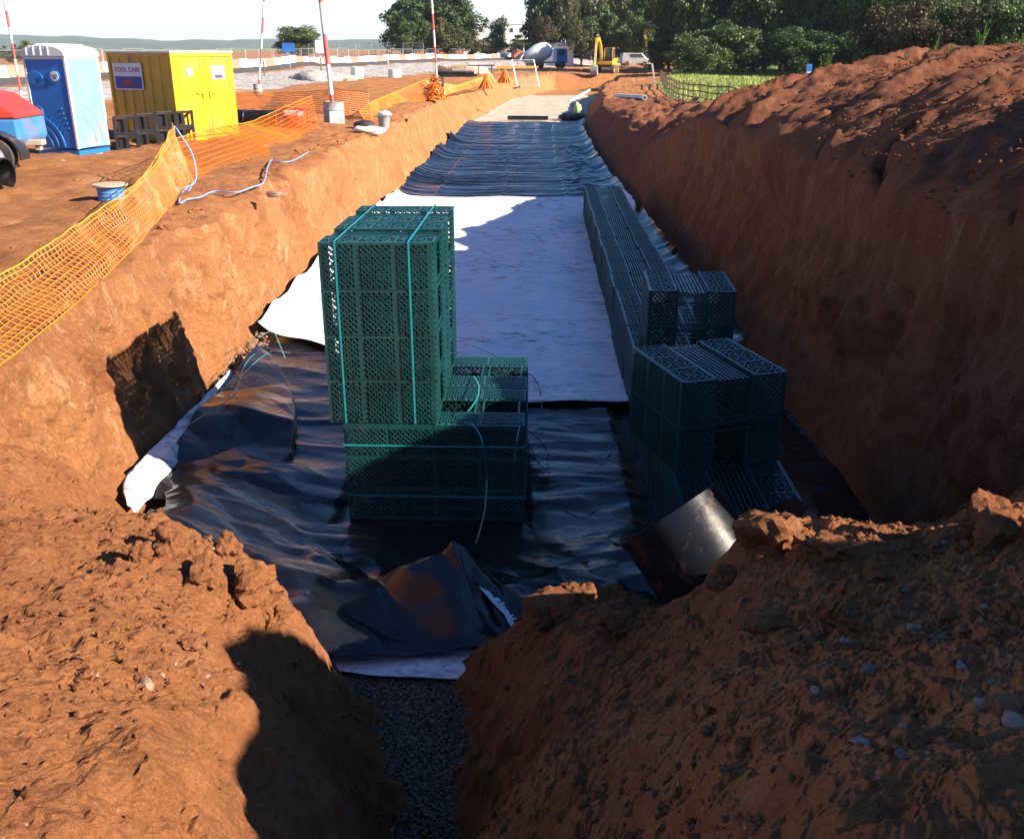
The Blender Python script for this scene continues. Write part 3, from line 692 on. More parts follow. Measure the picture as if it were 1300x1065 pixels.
# far black membrane: a run of transverse wrinkles and three seams
def f_far(A, B):
    Y = 28.0+B*33.0; l, r = toe_l(Y)+0.05, toe_r(Y)-0.1; X = l+(r-l)*A
    wr = np.clip(ridg(X*0.10+Y*0.03, Y*1.7+0.6*pn(X*0.35, Y*0.3), 0.3, 3)-0.7, 0, 2)
    Z = 0.06+0.055*wr+0.03*fbm(X*0.4, Y*0.4, 1, 2)
    for s in (0.16, 0.46, 0.75):
        Z += 0.035*np.exp(-((A-s-0.01*pn(Y*0.2, s*9))/0.010)**2)
    bulge = np.exp(-((Y-40)/2.6)**2)*0.55+np.exp(-((Y-46.5)/1.3)**2)*0.75+np.exp(-((Y-33)/2.0)**2)*0.3
    e = np.exp(-np.clip(X-l, 0, 9)/0.33)
    X = X-e*0.12; Z = Z+e*(0.16+bulge*(0.5+0.5*pn(Y*1.2, 3.3)))+np.exp(-np.clip(r-X, 0, 9)/0.25)*(0.3+0.2*pn(Y*0.7, 8.3))
    fold = np.exp(-((A-0.86)/0.09)**2)*sst(28, 30, Y)*(1-sst(43, 46, Y)); Z += fold*0.10*np.clip(ridg(X*0.9+Y*0.5, Y*0.5, 5.5, 2), 0, 2)
    return X, Y, Z
sheet('far_membrane', np.linspace(0, 1, 220), np.linspace(0, 1, 520)**1.3, f_far, 'membrane_far', 'shiny black membrane with cross wrinkles covering the far half of the trench floor', 'membrane', group='black membranes')
# white fleece in the middle
def f_white(A, B):
    l0 = 13.3-2.7*sst(0.08, 0.45, A); Y = l0+(28.1-l0)*B; l, r = toe_l(Y)+0.03, toe_r(Y)-0.1; r = r+(1.33+0.033*(Y-6.35)+1.06-r)*(1-sst(24.6, 25.2, Y)); X = l+(r-l)*A
    Z = 0.09+0.035*fbm(X*0.7, Y*0.9, 2, 4)+0.035*np.clip(ridg(X*0.35+Y*0.25, Y*0.55, 0.6, 2), 0, 2)
    Z += 0.03*np.exp(-(B/0.012)**2)
    seam = np.exp(-((Y-26.2+0.1*pn(X, 0))/0.10)**2)*0.06; Z += seam
    Z += 0.28*np.exp(-np.clip(X-l, 0, 9)/0.25)*(1+0.6*pn(Y*0.8, 4.4))+0.25*np.exp(-np.clip(r-X, 0, 9)/0.25)*sst(24.8, 25.6, Y)
    return X, Y, Z
sheet('fleece_sheet', np.linspace(0, 1, 240), np.linspace(0, 1, 420), f_white, 'fleece', 'wide white geotextile fleece laid over the middle of the trench floor', 'fleece', 0.006)
# near black membrane with its folds
def f_near(A, B):
    Y = 5.55+B*8.2; l = toe_l(Y)+0.20+0.35*(1-sst(7.4, 8.6, Y)); r = toe_r(Y)+0.02
    Y = Y+0.12*(1-B)*pn(A*4, 0.5); X = l+(r-l)*A
    X0 = X.copy()
    Z = 0.05+0.05*np.clip(ridg(X*0.30+0.25*pn(X, Y)+0.1*Y, Y*1.25+0.3*pn(X*0.7, Y*0.7, 3), 3.3, 2)-0.85, 0, 2)+0.025*tri(X*0.9, Y*2.2, 3)+0.012*fbm(X*0.9, Y*0.9, 4.4, 2)
    # crumpled facets along the left wall and across the front
    ml = np.exp(-((X+3.0)/0.85)**2)*sst(6.0, 7.0, Y)*(1-sst(8.3, 9.2, Y))
    Z += ml*(0.36*tri(X*1.6+0.5*Y, Y*1.2-X*0.3, 1)+0.13*tri(X*3.1, Y*2.6, 5))
    ml2 = np.exp(-((X+3.2)/0.6)**2)*sst(8.3, 9.2, Y)*(1-sst(12.0, 13.2, Y)); Z += ml2*0.14*tri(X*1.6, Y*1.1, 8)
    Z += 0.22*np.exp(-np.clip(X-toe_l(Y), 0, 9)/0.20)*sst(9.6, 10.6, Y)
    cx_, cy_ = -0.45, 6.15; d = np.hypot((X-cx_)/0.95, (Y-cy_)/0.46); tent = np.clip(1-d, 0, 1)
    mf = np.exp(-((Y-6.15)/0.75)**2)
    ridge = np.exp(-np.abs(X-cx_+0.55*(Y-cy_))/0.10)*np.clip(1-np.abs(Y-cy_)/0.5, 0, 1)
    Z += 0.34*tent+0.12*ridge+mf*(0.30*tri(X*1.35+0.4*Y+3, Y*1.5, 2)+0.19*tri(X*2.9-Y, Y*3.0+X, 4)-0.07)+tent*0.26*(tri(X*4.5, Y*2.2, 6)-0.5)
    # low drape toward the camera edge
    Z -= 0.03*np.exp(-(B/0.03)**2)
    # wrinkles between packs and row
    mr_ = sst(0.1, 0.5, X)*(1-sst(1.5, 2.0, X)); Z += mr_*(0.05*np.clip(ridg(X*0.7+0.3*Y, Y*1.2, 9.3, 2)-0.8, 0, 2)+0.05*tri(X*1.3+0.5*Y, Y*1.6, 7))
    # under the packs and the row it is pressed flat
    flat = np.clip(np.minimum(sst(-1.75, -1.6, X)*(1-sst(0.1, 0.2, X)), sst(7.5, 7.7, Y)*(1-sst(9.9, 10.0, Y)))+sst(1.15, 1.35, X)*(1-sst(2.45, 2.55, X))*sst(6.1, 6.3, Y), 0, 1)
    Z = Z*(1-flat)+0.046*flat
    under = sst(-0.1, 0.15, Y-(13.3-2.7*sst(0.08, 0.45, (X-toe_l(Y))/7.3)))
    Z = Z*(1-under)+0.035*under
    return X, Y, np.maximum(Z, 0.028)
sheet('near_membrane', np.linspace(0, 1, 440), np.linspace(0, 1, 480)**1.15, f_near, 'membrane', 'crumpled black membrane on the trench floor under the crate packs', 'membrane', 0.003, 'black membranes')
# white fleece showing beyond its near edge
def f_lip(A, B):
    X = -2.3+A*3.4; y0 = 5.38+0.20*((X+0.5)/1.1)**2; Y = y0+(6.1-y0)*B
    Z = 0.018+0.03*np.sin(A*3.1)*(1-B)+0.01*fbm(X*2, Y*2, 1, 3); return X, Y, Z
sheet('fleece_edge', np.linspace(0, 1, 120), np.linspace(0, 1, 20), f_lip, 'fleece', 'white fleece edge showing below the black membrane above the gravel gap', 'fleece', 0.006, 'white fleece edges')
# white fleece standing against the left wall
def f_left(A, B):
    s = A; Y = 7.25+s*4.3
    wdt = (0.27-0.19*sst(0.35, 0.95, s))*(0.25+0.75*sst(0.0, 0.12, s))
    X = toe_l(Y)+0.06+0.25*np.exp(-((Y-7.1)/0.45)**2)+wdt*B; Z = 0.46-0.22*s-0.20*B*(0.6+0.4*s)+0.03*fbm(Y*2.2, B*2, 1, 3)+0.05*np.sin(B*3)
    return X, Y, Z
sheet('fleece_edge', np.linspace(0, 1, 90), np.linspace(0, 1, 14), f_left, 'fleece', 'white fleece edge turned up along the foot of the left clay wall', 'fleece', 0.008, 'white fleece edges')
# loose flap of membrane thrown back over the floor on the left
def f_flap(A, B):
    Y = 7.75+B*4.7; edge = tab(Y, [(7.7,-2.62), (8.3,-2.42), (9.0,-2.38), (9.8,-2.50), (10.6,-2.74), (11.4,-3.02), (12.0,-3.30), (12.5,-3.55)])+0.03*pn(Y*2.2, 3.1)
    l = toe_l(Y)+0.22; X = l+(edge-l)*A
    Z = 0.13+0.10*(1-A)+0.20*tri(X*1.3+0.3*Y, Y*0.8-0.5*X, 11)+0.07*tri(X*3.0, Y*1.9, 12)-0.08*np.exp(-((A-1.0)/0.02)**2)
    return X, Y, Z
sheet('membrane_flap', np.linspace(0, 1, 130), np.linspace(0, 1, 200), f_flap, 'membrane', 'loose flap of black membrane with a curved edge thrown back beside the left wall', 'membrane', 0.004)
# strip of black membrane between the row and the right wall
def f_strip(A, B):
    Y = 13.0+B*12.2; l = 1.33+0.033*(Y-6.35)+1.02; r = toe_r(Y)+0.05; X = l+(r-l)*A
    return X, Y, 0.05+0.05*np.clip(ridg(X*0.8+0.4*Y, Y*0.9, 2.2, 2)-0.7, 0, 2)+(0.22+0.10*pn(Y*0.9, 5.5))*np.exp(-np.clip(r-X, 0, 9)/0.15)
sheet('side_membrane', np.linspace(0, 1, 40), np.linspace(0, 1, 260), f_strip, 'membrane', 'narrow strip of black membrane between the long crate row and the right wall', 'membrane', 0, 'black membranes')
# ================================================================ things in the trench
def beam_curve(mb, pts, r=0.006, n=5, sm=4):
    """smooth tube through points (Catmull-Rom)"""
    P = [Vector(p) for p in pts]; P = [P[0]*2-P[1]]+P+[P[-1]*2-P[-2]]; out = []
    for i in range(1, len(P)-2):
        for k in range(sm):
            t = k/sm; a, b, c, d = P[i-1:i+3]
            out.append(0.5*((2*b)+(c-a)*t+(2*a-5*b+4*c-d)*t*t+(3*b-a-3*c+d)*t**3))
    out.append(P[-2]); mb.tube(out, r, n); return mb
def band_curve(mb, pts, w=0.014, t=0.003, sm=5):
    P = [Vector(p) for p in pts]; P = [P[0]*2-P[1]]+P+[P[-1]*2-P[-2]]; out = []
    for i in range(1, len(P)-2):
        for k in range(sm):
            q = k/sm; a, b, c, d = P[i-1:i+3]
            out.append(0.5*((2*b)+(c-a)*q+(2*a-5*b+4*c-d)*q*q+(3*b-a-3*c+d)*q**3))
    out.append(P[-2])
    for a, b in zip(out, out[1:]): mb.beam(a, b, w, t)
    return mb
# leaning pipe offcut in the right foreground
U_ = Vector((0, SP, CP)); F_ = Vector((0, CP, -SP)); X_ = Vector((1, 0, 0))
def camdir(a, b, c): return (X_*a+U_*b+F_*c).normalized()
ax = camdir(0.52, -0.78, -0.18)
rim_c = py(850, 652, 5.35)
R0 = 0.375
def basis(z):
    z = z.normalized(); x = z.cross(Vector((0, 0, 1))).normalized(); y = z.cross(x); return Matrix((x, y, z)).transposed()
mb = MB().mat('pipe_black'); prof = [(R0, 0.0), (R0, 0.62), (R0-0.004, 0.66), (R0+0.012, 0.665), (R0+0.012, 0.70), (R0, 0.705), (R0, 1.0), (R0-0.03, 1.0), (R0-0.03, 0.0)]
mb.lathe(prof, 64, rim_c, basis(ax), close=True)
o = mb.build('pipe_offcut', None, None, smooth=True); tag(o, 'short wide black plastic pipe leaning in the clay of the right foreground', 'pipe')
mb = MB(); mb.lathe([(R0+0.001, -0.005), (R0+0.010, -0.005), (R0+0.010, 0.05), (R0+0.001, 0.05)], 64, rim_c, basis(ax), close=True); mb.build('collar', 'pipe_black', o, smooth=True)
# black membrane offcut beside it
def flap(name, c, fn, nu, nv, label, mat='membrane', cat='membrane', group=None, th=0.003):
    return sheet(name, np.linspace(0, 1, nu), np.linspace(0, 1, nv), fn, mat, label, cat, th, group)
def corners(p00, p10, p01, p11, amp, fr, seed):
    P = [np.array(p) for p in (p00, p10, p01, p11)]
    def fn(A, B):
        Q = [(P[0][i]*(1-A)*(1-B)+P[1][i]*A*(1-B)+P[2][i]*(1-A)*B+P[3][i]*A*B) for i in range(3)]
        n = amp*(fbm(A*fr*1.3, B*fr*0.9, seed, 2)*2+0.5*np.abs(pn(A*fr*1.2+B, B*fr, seed+4))*2)
        return Q[0]+n*0.4, Q[1]-n*0.6, Q[2]+n
    return fn
flap('membrane_offcut', None, corners(pp(735, 750, 4.05), pp(815, 770, 3.95), pp(742, 692, 4.16), pp(802, 684, 4.14), 0.05, 0.9, 3), 60, 60, 'loose scrap of dark membrane between the leaning pipe and the clay', group=None)
flap('membrane_offcut', None, corners(pp(950, 668, 3.2), pp(1037, 668, 3.2), pp(955, 622, 3.55), pp(1037, 612, 3.6), 0.04, 1.8, 6), 40, 30, 'grey black sheet hanging behind the clay rim at the right trench corner')
# white torn strip over the crumple and down the right side of it
rng = random.Random(4)
def memz(x, y):
    A = (x-(toe_l(y)+0.2))/(toe_r(y)-toe_l(y)-0.18); B = (y-5.55)/8.2
    X, Y, Z = f_near(np.array([[float(A)]]), np.array([[float(B)]])); return float(Z[0, 0])
pts = [(-0.62, 6.18), (-0.50, 6.12), (-0.42, 6.10), (-0.32, 6.08), (-0.24, 6.0), (-0.14, 5.90), (-0.05, 5.80), (0.0, 5.70), (0.06, 5.58)]
mb = MB(); P = [Vector((x, y, memz(x, y)+0.045)) for x, y in pts]
for k in range(len(P)-1):
    n = 8
    for j in range(n):
        a = P[k].lerp(P[k+1], j/n); b = P[k].lerp(P[k+1], (j+1)/n); w_ = 0.035+0.05*rng.random()
        s_ = Vector((0.8, 0.5, -0.25)).normalized()
        mb._add([a-s_*0.012, b-s_*0.012, b+s_*w_*(0.6+0.4*rng.random()), a+s_*w_, a-s_*0.012+Vector((0, 0, .004)), b-s_*0.012+Vector((0, 0, .004)), b+s_*w_*0.7+Vector((0, 0, .004)), a+s_*w_+Vector((0, 0, .004))],
                [(3,2,1,0), (4,5,6,7), (0,1,5,4), (1,2,6,5), (2,3,7,6), (3,0,4,7)])
tag(mb.build('torn_fleece_strip', 'fleece'), 'torn white fleece strip along the crest of the crumpled black membrane', 'fleece')
# loose straps ------------------------------------------------------------------
def strap(label, pts, mat='strap', w=0.014, group='cut packing straps'):
    mb = band_curve(MB(), pts, w); return tag(mb.build('loose_strap', mat), label, 'strap', group)
Q = lambda u, v, b: tuple(pp(u, v, b))
strap('cut blue-green strap hanging down the front of the lying crate block', [Q(590,536,3.20), Q(601,540,3.12), Q(612,560,3.2), Q(618,600,3.5), Q(615,650,3.85), Q(604,690,4.12)])
strap('cut strap lying across the open top of the lying crate block', [Q(585,530,3.19), Q(596,520,3.12), Q(606,505,3.10), Q(608,490,3.14), Q(602,478,3.19)])
strap('cut strap bowed out beside the right corner of the lying crate block', [Q(660,540,3.2), Q(656,560,3.3), Q(653,590,3.55), Q(655,625,3.85), Q(662,655,4.1)], 'strap')
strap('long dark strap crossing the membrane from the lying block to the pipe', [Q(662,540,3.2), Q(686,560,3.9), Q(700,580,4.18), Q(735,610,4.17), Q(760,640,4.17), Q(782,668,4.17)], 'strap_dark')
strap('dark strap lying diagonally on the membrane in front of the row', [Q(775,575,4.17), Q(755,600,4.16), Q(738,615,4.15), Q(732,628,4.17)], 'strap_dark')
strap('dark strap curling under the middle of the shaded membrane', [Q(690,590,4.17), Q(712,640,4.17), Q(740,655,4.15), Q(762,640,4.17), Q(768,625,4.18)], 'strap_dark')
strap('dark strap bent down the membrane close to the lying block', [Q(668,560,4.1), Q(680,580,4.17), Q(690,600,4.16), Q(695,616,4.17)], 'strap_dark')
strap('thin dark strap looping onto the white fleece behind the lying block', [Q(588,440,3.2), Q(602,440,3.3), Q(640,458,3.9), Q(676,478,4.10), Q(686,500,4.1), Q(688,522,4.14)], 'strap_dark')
names = ['highest and palest', 'long arching', 'short hooked', 'straight thin', 'wide looping', 'low curling', 'sharply bent', 'lowest trailing']
loops = [[(330,428),(345,420),(352,430),(362,455)], [(368,448),(345,446),(322,462),(305,480),(296,492)], [(340,440),(320,452),(308,470),(300,500)], [(330,470),(322,474),(305,482),(290,488)],
         [(271,498),(285,492),(300,494),(292,505),(276,508)], [(300,500),(280,515),(258,528),(238,540)], [(318,455),(300,470),(312,482),(330,478)], [(265,505),(255,515),(245,525),(240,532)]]
for nm, lp in zip(names, loops):
    bs = [3.62+0.10*math.sin(k*1.7+len(nm)) for k in range(len(lp))]
    strap('%s blue-green strap in the tangle at the foot of the left wall' % nm, [Q(u, v, b) for (u, v), b in zip(lp, bs)], 'strap')
# ================================================================ clods and stones on the end bank
def lump_mesh(name, seed, mat, sub=3, rough=0.35, flat=0.8):
    bm = bmesh.new(); bmesh.ops.create_icosphere(bm, subdivisions=sub, radius=1.0)
    co = np.array([v.co[:] for v in bm.verts])
    f1, f2 = worley(co[:, 0]*1.1+seed, co[:, 1]*1.1, co[:, 2]*1.1)
    r = 1+0.10*fbm(co[:, 0]*4+seed, co[:, 1]*4, co[:, 2]*4, 4, 0.65)*(rough > 0.5)+rough*(fbm(co[:, 0]*0.8+seed*3.1, co[:, 1]*0.8, co[:, 2]*0.8, 4))-rough*0.6*(f1-0.5)
    co = co*r[:, None]; co[:, 2] *= flat
    for v, c in zip(bm.verts, co): v.co = c
    me = bpy.data.meshes.new(name); bm.to_mesh(me); bm.free(); me.polygons.foreach_set('use_smooth', [mat != 'clay_near']*len(me.polygons)); me.materials.append(M[mat]); return me
CL = [lump_mesh('clay_clod', s, 'clay_near', 4, 0.75, 0.8) for s in range(5)]
mat_basic('stone_pale', (0.27, 0.18, 0.13), 0.7, 0.3, 4); mat_basic('stone_grey', (0.15, 0.095, 0.07), 0.7, 0.3, 4); mat_basic('stone_brown', (0.30, 0.19, 0.13), 0.8, 0.3, 4)
ST = [lump_mesh('stone', 20+s, m, 3, 0.35, 0.65) for s, m in enumerate(['stone_pale', 'stone_grey', 'stone_brown'])]
def hit(u, v):
    """where the ray through (u,v) meets the end bank"""
    d = Vector(((u-650.0), FPX*CP-(v-487.5)*SP, -(v-487.5)*CP-FPX*SP)); d /= d.y
    ys = np.arange(1.2, 7, 0.01); x = d.x*ys; z = CZ+d.z*ys; h = bank_z(x, ys)
    k = np.argmax(h > z); return (float(x[k]), float(ys[k]), float(h[k]))
def place_lump(name, me, u, v, size, label, cat, group=None, sc=(1, 1, 1), rz=None, sink=0.25, rx=0.0):
    x, y, z = hit(u, v); o = bpy.data.objects.new(name, me); put(o); px = size*(math.hypot(y, CZ-z))/FPX/2
    o.location = (x, y, z+px*((0.5-sink) if name == 'clay_clod' else -0.12)); o.scale = (px*sc[0], px*sc[1], px*sc[2]); o.rotation_euler = (rx, 0, rng.uniform(0, 6) if rz is None else rz)
    return tag(o, label, cat, group)
for i, (u, v, sz, lab) in enumerate([(966, 798, 58, 'large sunlit rounded clay clod on the shaded right bank'), (1040, 700, 60, 'broad clay block at the rim of the right bank'), (985, 690, 78, 'biggest clay block at the left end of the right bank rim'),
        (1115, 735, 30, 'small clay lump right of the upright clay slab'), (740, 765, 46, 'clay lump on the crest left of the leaning pipe'), (700, 790, 60, 'rough clay lump at the left end of the dark crest'), (790, 800, 40, 'clay lump just below the leaning pipe'),
        (915, 740, 36, 'clay lump between the leaning pipe and the rim blocks'), (1080, 800, 26, 'small clay lump below the upright clay slab'), (1250, 680, 80, 'clay block at the rim near the right edge'), (1275, 900, 44, 'clay lump low by the right edge'), (1230, 945, 34, 'clay lump in the lower right corner'),
        (215, 700, 50, 'clay lump on the left bank nearest the fleece edge'), (262, 740, 44, 'clay lump in the cluster on the left bank crest'), (318, 745, 50, 'sunlit clay lump on the crest of the left bank'), (350, 790, 46, 'clay lump at the corner of the left bank by the gap'), (240, 820, 26, 'small clay lump above the dark shadow on the left bank'), (110, 862, 26, 'small clay lump alone low on the left bank'), (175, 712, 36, 'clay lump at the left end of the left bank crest'), (290, 700, 36, 'clay lump against the black membrane on the left bank')]):
    place_lump('clay_clod', CL[i % 5], u, v, sz, lab, 'clod', 'clay clods on the end bank', (rng.uniform(.8, 1.2), rng.uniform(.8, 1.1), rng.uniform(.7, 1.0)))
x, y, z = hit(1052, 790); mb = MB(); 
sl_ = bpy.data.objects.new('clay_slab', CL[2]); put(sl_); sl_.location = (x, y, z+0.09); sl_.scale = (0.020, 0.05, 0.12); sl_.rotation_euler = (rad(8), rad(26), rad(-20)); tag(sl_, 'thin upright clay slab standing on the right bank', 'clod')
for i, (u, v, sz, k, lab) in enumerate([(1148, 750, 16, 1, 'small round grey stone in the middle of the right bank'), (1196, 810, 22, 1, 'grey stone in the cluster on the right bank'), (1220, 845, 18, 0, 'white angular stone on the right bank'), (1095, 945, 26, 0, 'pale brown stone near the bottom of the right bank'), (1035, 878, 16, 0, 'flat pale stone beside the sunlit patch on the right bank'),
        (1104, 852, 22, 1, 'long grey pebble standing on the right bank'), (1262, 872, 18, 1, 'grey square stone near the right edge of the bank'), (1145, 925, 14, 0, 'small bluish stone low on the right bank'), (1198, 690, 14, 0, 'white pointed stone below the right rim'), (1250, 770, 12, 0, 'white stone in the sunlit patch by the right edge'), (1145, 960, 18, 1, 'grey stone at the bottom of the right bank'), (1160, 798, 20, 2, 'brown stone left of the grey stone cluster'), (1075, 815, 18, 2, 'brown stone below the upright slab'), (1245, 895, 20, 2, 'brown stone low near the right edge'),
        (1290, 920, 40, 2, 'broad reddish stone at the right edge'), (262, 858, 10, 0, 'small white pebble on the sunlit left bank'), (185, 870, 26, 2, 'round brown stone low on the left bank'), (120, 860, 14, 0, 'pale pebble low on the left bank'), (222, 843, 8, 0, 'tiny white pebble above the shadow on the left bank')]):
    place_lump('stone', ST[k], u, v, sz, lab, 'stone', 'stones on the end bank', (1, 0.75, 0.8))
# crumbs of clay and grit: far too many to count
def scatter(name, n, fnpos, smin, smax, mat, label, cat, seed):
    r = np.random.default_rng(seed); bm = bmesh.new(); bmesh.ops.create_icosphere(bm, subdivisions=1, radius=1.0)
    tv = np.array([v.co[:] for v in bm.verts]); tf = np.array([[v.index for v in f.verts] for f in bm.faces]); bm.free()
    P = fnpos(r, n); n = len(P); s = smin*(smax/smin)**(r.random(n)**2.2)
    V = tv[None]*(1+0.35*r.normal(size=(n, len(tv), 1)))*s[:, None, None]*np.array([1, 1, 0.7])[None, None]+P[:, None, :]
    F = tf[None]+(np.arange(n)*len(tv))[:, None, None]
    return tag(np_mesh(name, V.reshape(-1, 3), F.reshape(-1, 3), mat, None, False), label, cat, kind='stuff')
def pos_bank(r, n):
    x = r.uniform(-4, 4.2, n); y = r.uniform(1.2, 6.0, n); m = (bank_b(x, y) < 4.0) & (fbm(x*1.3, y*1.3, 3.3, 3)+r.normal(size=n)*0.25 > 0.05); x, y = x[m], y[m]
    return np.stack([x, y, bank_z(x, y)+0.003], 1)
scatter('clay_crumbs', 16000, pos_bank, 0.004, 0.026, 'clay_near', 'loose crumbs of red clay scattered over the end bank', 'clay crumbs', 1)
scatter('grit', 700, pos_bank, 0.003, 0.012, 'stone_pale', 'small pale grit scattered over the end bank', 'grit', 2)
def pos_lip(r, n):
    y = 5+r.random(n)**1.6*32; x = tab(y, TOER)+tab(y, ROFF)+r.random(n)*4.5; z = ground_z(x, y); return np.stack([x, y, z+0.02], 1)
def pos_left(r, n):
    y = 5+r.random(n)**1.5*30; x = tab(y, TOEL)-0.7-r.random(n)**1.3*13; z = ground_z(x, y); return np.stack([x, y, z+0.01], 1)
scatter('clay_crumbs', 5000, pos_left, 0.008, 0.05, 'clay', 'loose crumbs of orange clay on the left bank top', 'clay crumbs', 3)
scatter('clay_crumbs', 7000, pos_lip, 0.008, 0.034, 'clay_mound', 'loose crumbs and pebbles on the right mound', 'clay crumbs', 4)
def pos_toe(r, n):
    y = 6.8+r.random(n)*6.5; x = tab(y, TOEL)+0.02+0.22*r.random(n)**2; return np.stack([x, y, 0.05+0.30*r.random(n)*(1-(x-tab(y, TOEL))/0.3)], 1)
scatter('loose_gravel', 900, pos_toe, 0.012, 0.03, 'stone_pale', 'pale gravel spilling along the foot of the left wall', 'gravel', 5)
# bottom gravel of the gap as real stones
def pos_gap(r, n):
    x = r.uniform(-1.1, 0.4, n); y = r.uniform(3.6, 5.9, n); return np.stack([x, y, np.full(n, 0.008)], 1)
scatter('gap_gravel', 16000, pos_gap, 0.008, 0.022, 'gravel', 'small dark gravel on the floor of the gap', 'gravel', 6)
# ================================================================ orange netting
def net(name, bot, top, label, cell=0.085, rows=12, r=0.0045, mat=None, wob=0.05, seed=0, group='orange safety netting'):
    """bot/top: matching lists of world points; strands both ways between them"""
    L = [0]
    for a, b in zip(bot, bot[1:]): L.append(L[-1]+(Vector(b)-Vector(a)).length)
    n = max(4, int(L[-1]/cell)); t = np.linspace(0, L[-1], n+1); Bp = np.array(bot); Tp = np.array(top)
    def sm(A):
        tt = np.linspace(0, L[-1], n+1); q = np.stack([np.interp(tt, L, A[:, i]) for i in range(3)], 1); k = max(3, n//14) | 1; ker = np.hanning(k+2)[1:-1]; ker /= ker.sum()
        return np.stack([np.convolve(np.pad(q[:, i], k//2, 'edge'), ker, 'valid') for i in range(3)], 1)
    B_, T_ = sm(Bp), sm(Tp); s = np.linspace(0, 1, rows+1)[:, None, None]
    G = B_[None]*(1-s)+T_[None]*s; tt = np.broadcast_to(t[None, :], G.shape[:2]); ss = np.broadcast_to(s[:, :, 0], G.shape[:2])
    bul = wob*(fbm(tt*0.5+seed, ss*1.2, seed, 3)*2+0.5*pn(tt*3, ss*4, seed+2))
    G = G.copy(); G[..., 0] += bul*0.8-0.10*np.sin(ss*np.pi)*0; G[..., 1] += bul*0.4; G[..., 2] += bul*0.45+0.02*pn(tt*2.2, ss*2, seed+5)
    mb = MB().mat(mat or 'net_orange')
    for i in range(rows+1):
        mb.mat('net_yellow' if (i in (rows, rows-1) and not mat) else (mat or 'net_orange')); rr = r*(1.7 if i in (0, rows) else 1)
        mb.tube([Vector(p) for p in G[i]], rr, 4, False)
    mb.mat(mat or 'net_orange')
    for j in range(n+1): mb.tube([Vector(p) for p in G[:, j]], r, 4, False)
    o = mb.build(name, None); return tag(o, label, 'netting', group)
def W(x, y, h): return (x, y, gz(x, y)+h)
bot = [(-3.72,3.2,2.0), (-3.78,5.0,1.98), W(-4.0,6.6,-0.12), W(-4.15,8.6,-0.08), W(-4.7,11.7,0.02), W(-5.2,13.8,0.03), W(-5.7,16.4,0.05)]
top = [W(-4.1,3.2,0.30), W(-4.3,5.0,0.24), W(-4.5,6.6,0.26), W(-4.6,8.6,0.34), W(-5.0,11.7,0.48), W(-5.35,13.8,0.62), W(-5.9,16.4,1.05)]
net('safety_net', bot, top, 'orange netting sagging along the left trench edge, nearest the camera', 0.085, 11, 0.005, seed=1)
net('safety_net', [W(-5.2,12.6,0.02), W(-5.45,14.2,0.02), W(-5.8,16.3,0.03)], [W(-5.7,12.9,0.10), W(-6.15,15.0,0.12), W(-5.95,16.5,1.04)], 'folded wing of orange netting leaning between the blue drum and the net corner', 0.08, 12, 0.0045, seed=2)
net('safety_net', [W(-5.9,16.4,0.0), W(-5.9,18.2,0.0), W(-5.5,21.0,0.0), W(-5.8,25.0,0.0), W(-6.1,29.5,0.02)], [W(-5.95,16.5,1.02), W(-6.9,18.8,0.60), W(-6.9,21.5,0.55), W(-6.9,25.0,0.50), W(-6.4,30.5,0.9)],
    'orange netting running back from the net corner to the grey barrel', 0.10, 9, 0.0055, seed=3)
net('safety_net', [W(-12.0,38,0), W(-9.0,37,0), W(-6.4,35,0), W(-4.9,33,0)], [W(-12.2,38.3,0.85), W(-9.3,37.4,0.7), W(-6.6,35.4,0.85), W(-5.0,33.3,0.95)], 'orange netting fence behind the yellow store and the pole barrel', 0.10, 12, 0.010, seed=4)
net('safety_net', [W(-4.9,33,0), W(-5.2,40,0), W(-5.0,46,0), W(-4.0,49,0)], [W(-5.4,33,0.30), W(-5.8,40,0.35), W(-5.6,46,0.5), W(-4.4,49.4,0.9)], 'slack orange netting running from the grey barrel to the far pole', 0.12, 9, 0.011, seed=5)
net('safety_net', [W(-4.0,49,0), W(-3.2,62,0), W(-1.2,76,0)], [W(-4.5,49,0.9), W(-3.6,62,0.22), W(-1.6,76,0.6)], 'orange netting along the far left trench edge beyond the poles', 0.2, 6, 0.02, seed=6)
mb = MB()
for k in range(90):
    c = Vector((-3.95, 48.3, gz(-3.95, 48.3))); a = rng.uniform(0, 6.28); h0 = rng.uniform(0.05, 1.0); r1 = 0.15+0.45*(1-h0/1.3)*rng.random()
    p = c+Vector((math.cos(a)*r1, math.sin(a)*r1, h0)); q = c+Vector((math.cos(a+1.1)*r1*1.2, math.sin(a+1.1)*r1*1.2, max(0, h0+rng.uniform(-.5, .2))))
    mb.tube([p, (p+q)/2+Vector((0, 0, .12)), q], 0.03, 4, False)
tag(mb.build('safety_net', 'net_orange'), 'bundle of bright orange netting heaped against the far pole barrel', 'netting', 'orange safety netting')
for i, (u, v, Y, lab) in enumerate([(617, 113, 66, 'small orange netting tuft on the far left bank, nearer of the two'), (641, 106, 74, 'small orange netting tuft on the far left bank, farther of the two')]):
    x = (u-650)*Y/1224; z = gz(x, Y); mb = MB()
    for k in range(60):
        a = rng.uniform(0, 6.28); r1 = rng.uniform(0.2, 0.6); mb.tube([(x+math.cos(a)*r1, Y+math.sin(a)*r1*.5, z), (x+rng.uniform(-.1, .1), Y, z+rng.uniform(.7, 1.0))], 0.035, 4, False)
    tag(mb.build('safety_net', 'net_orange'), lab, 'netting', 'orange safety netting')
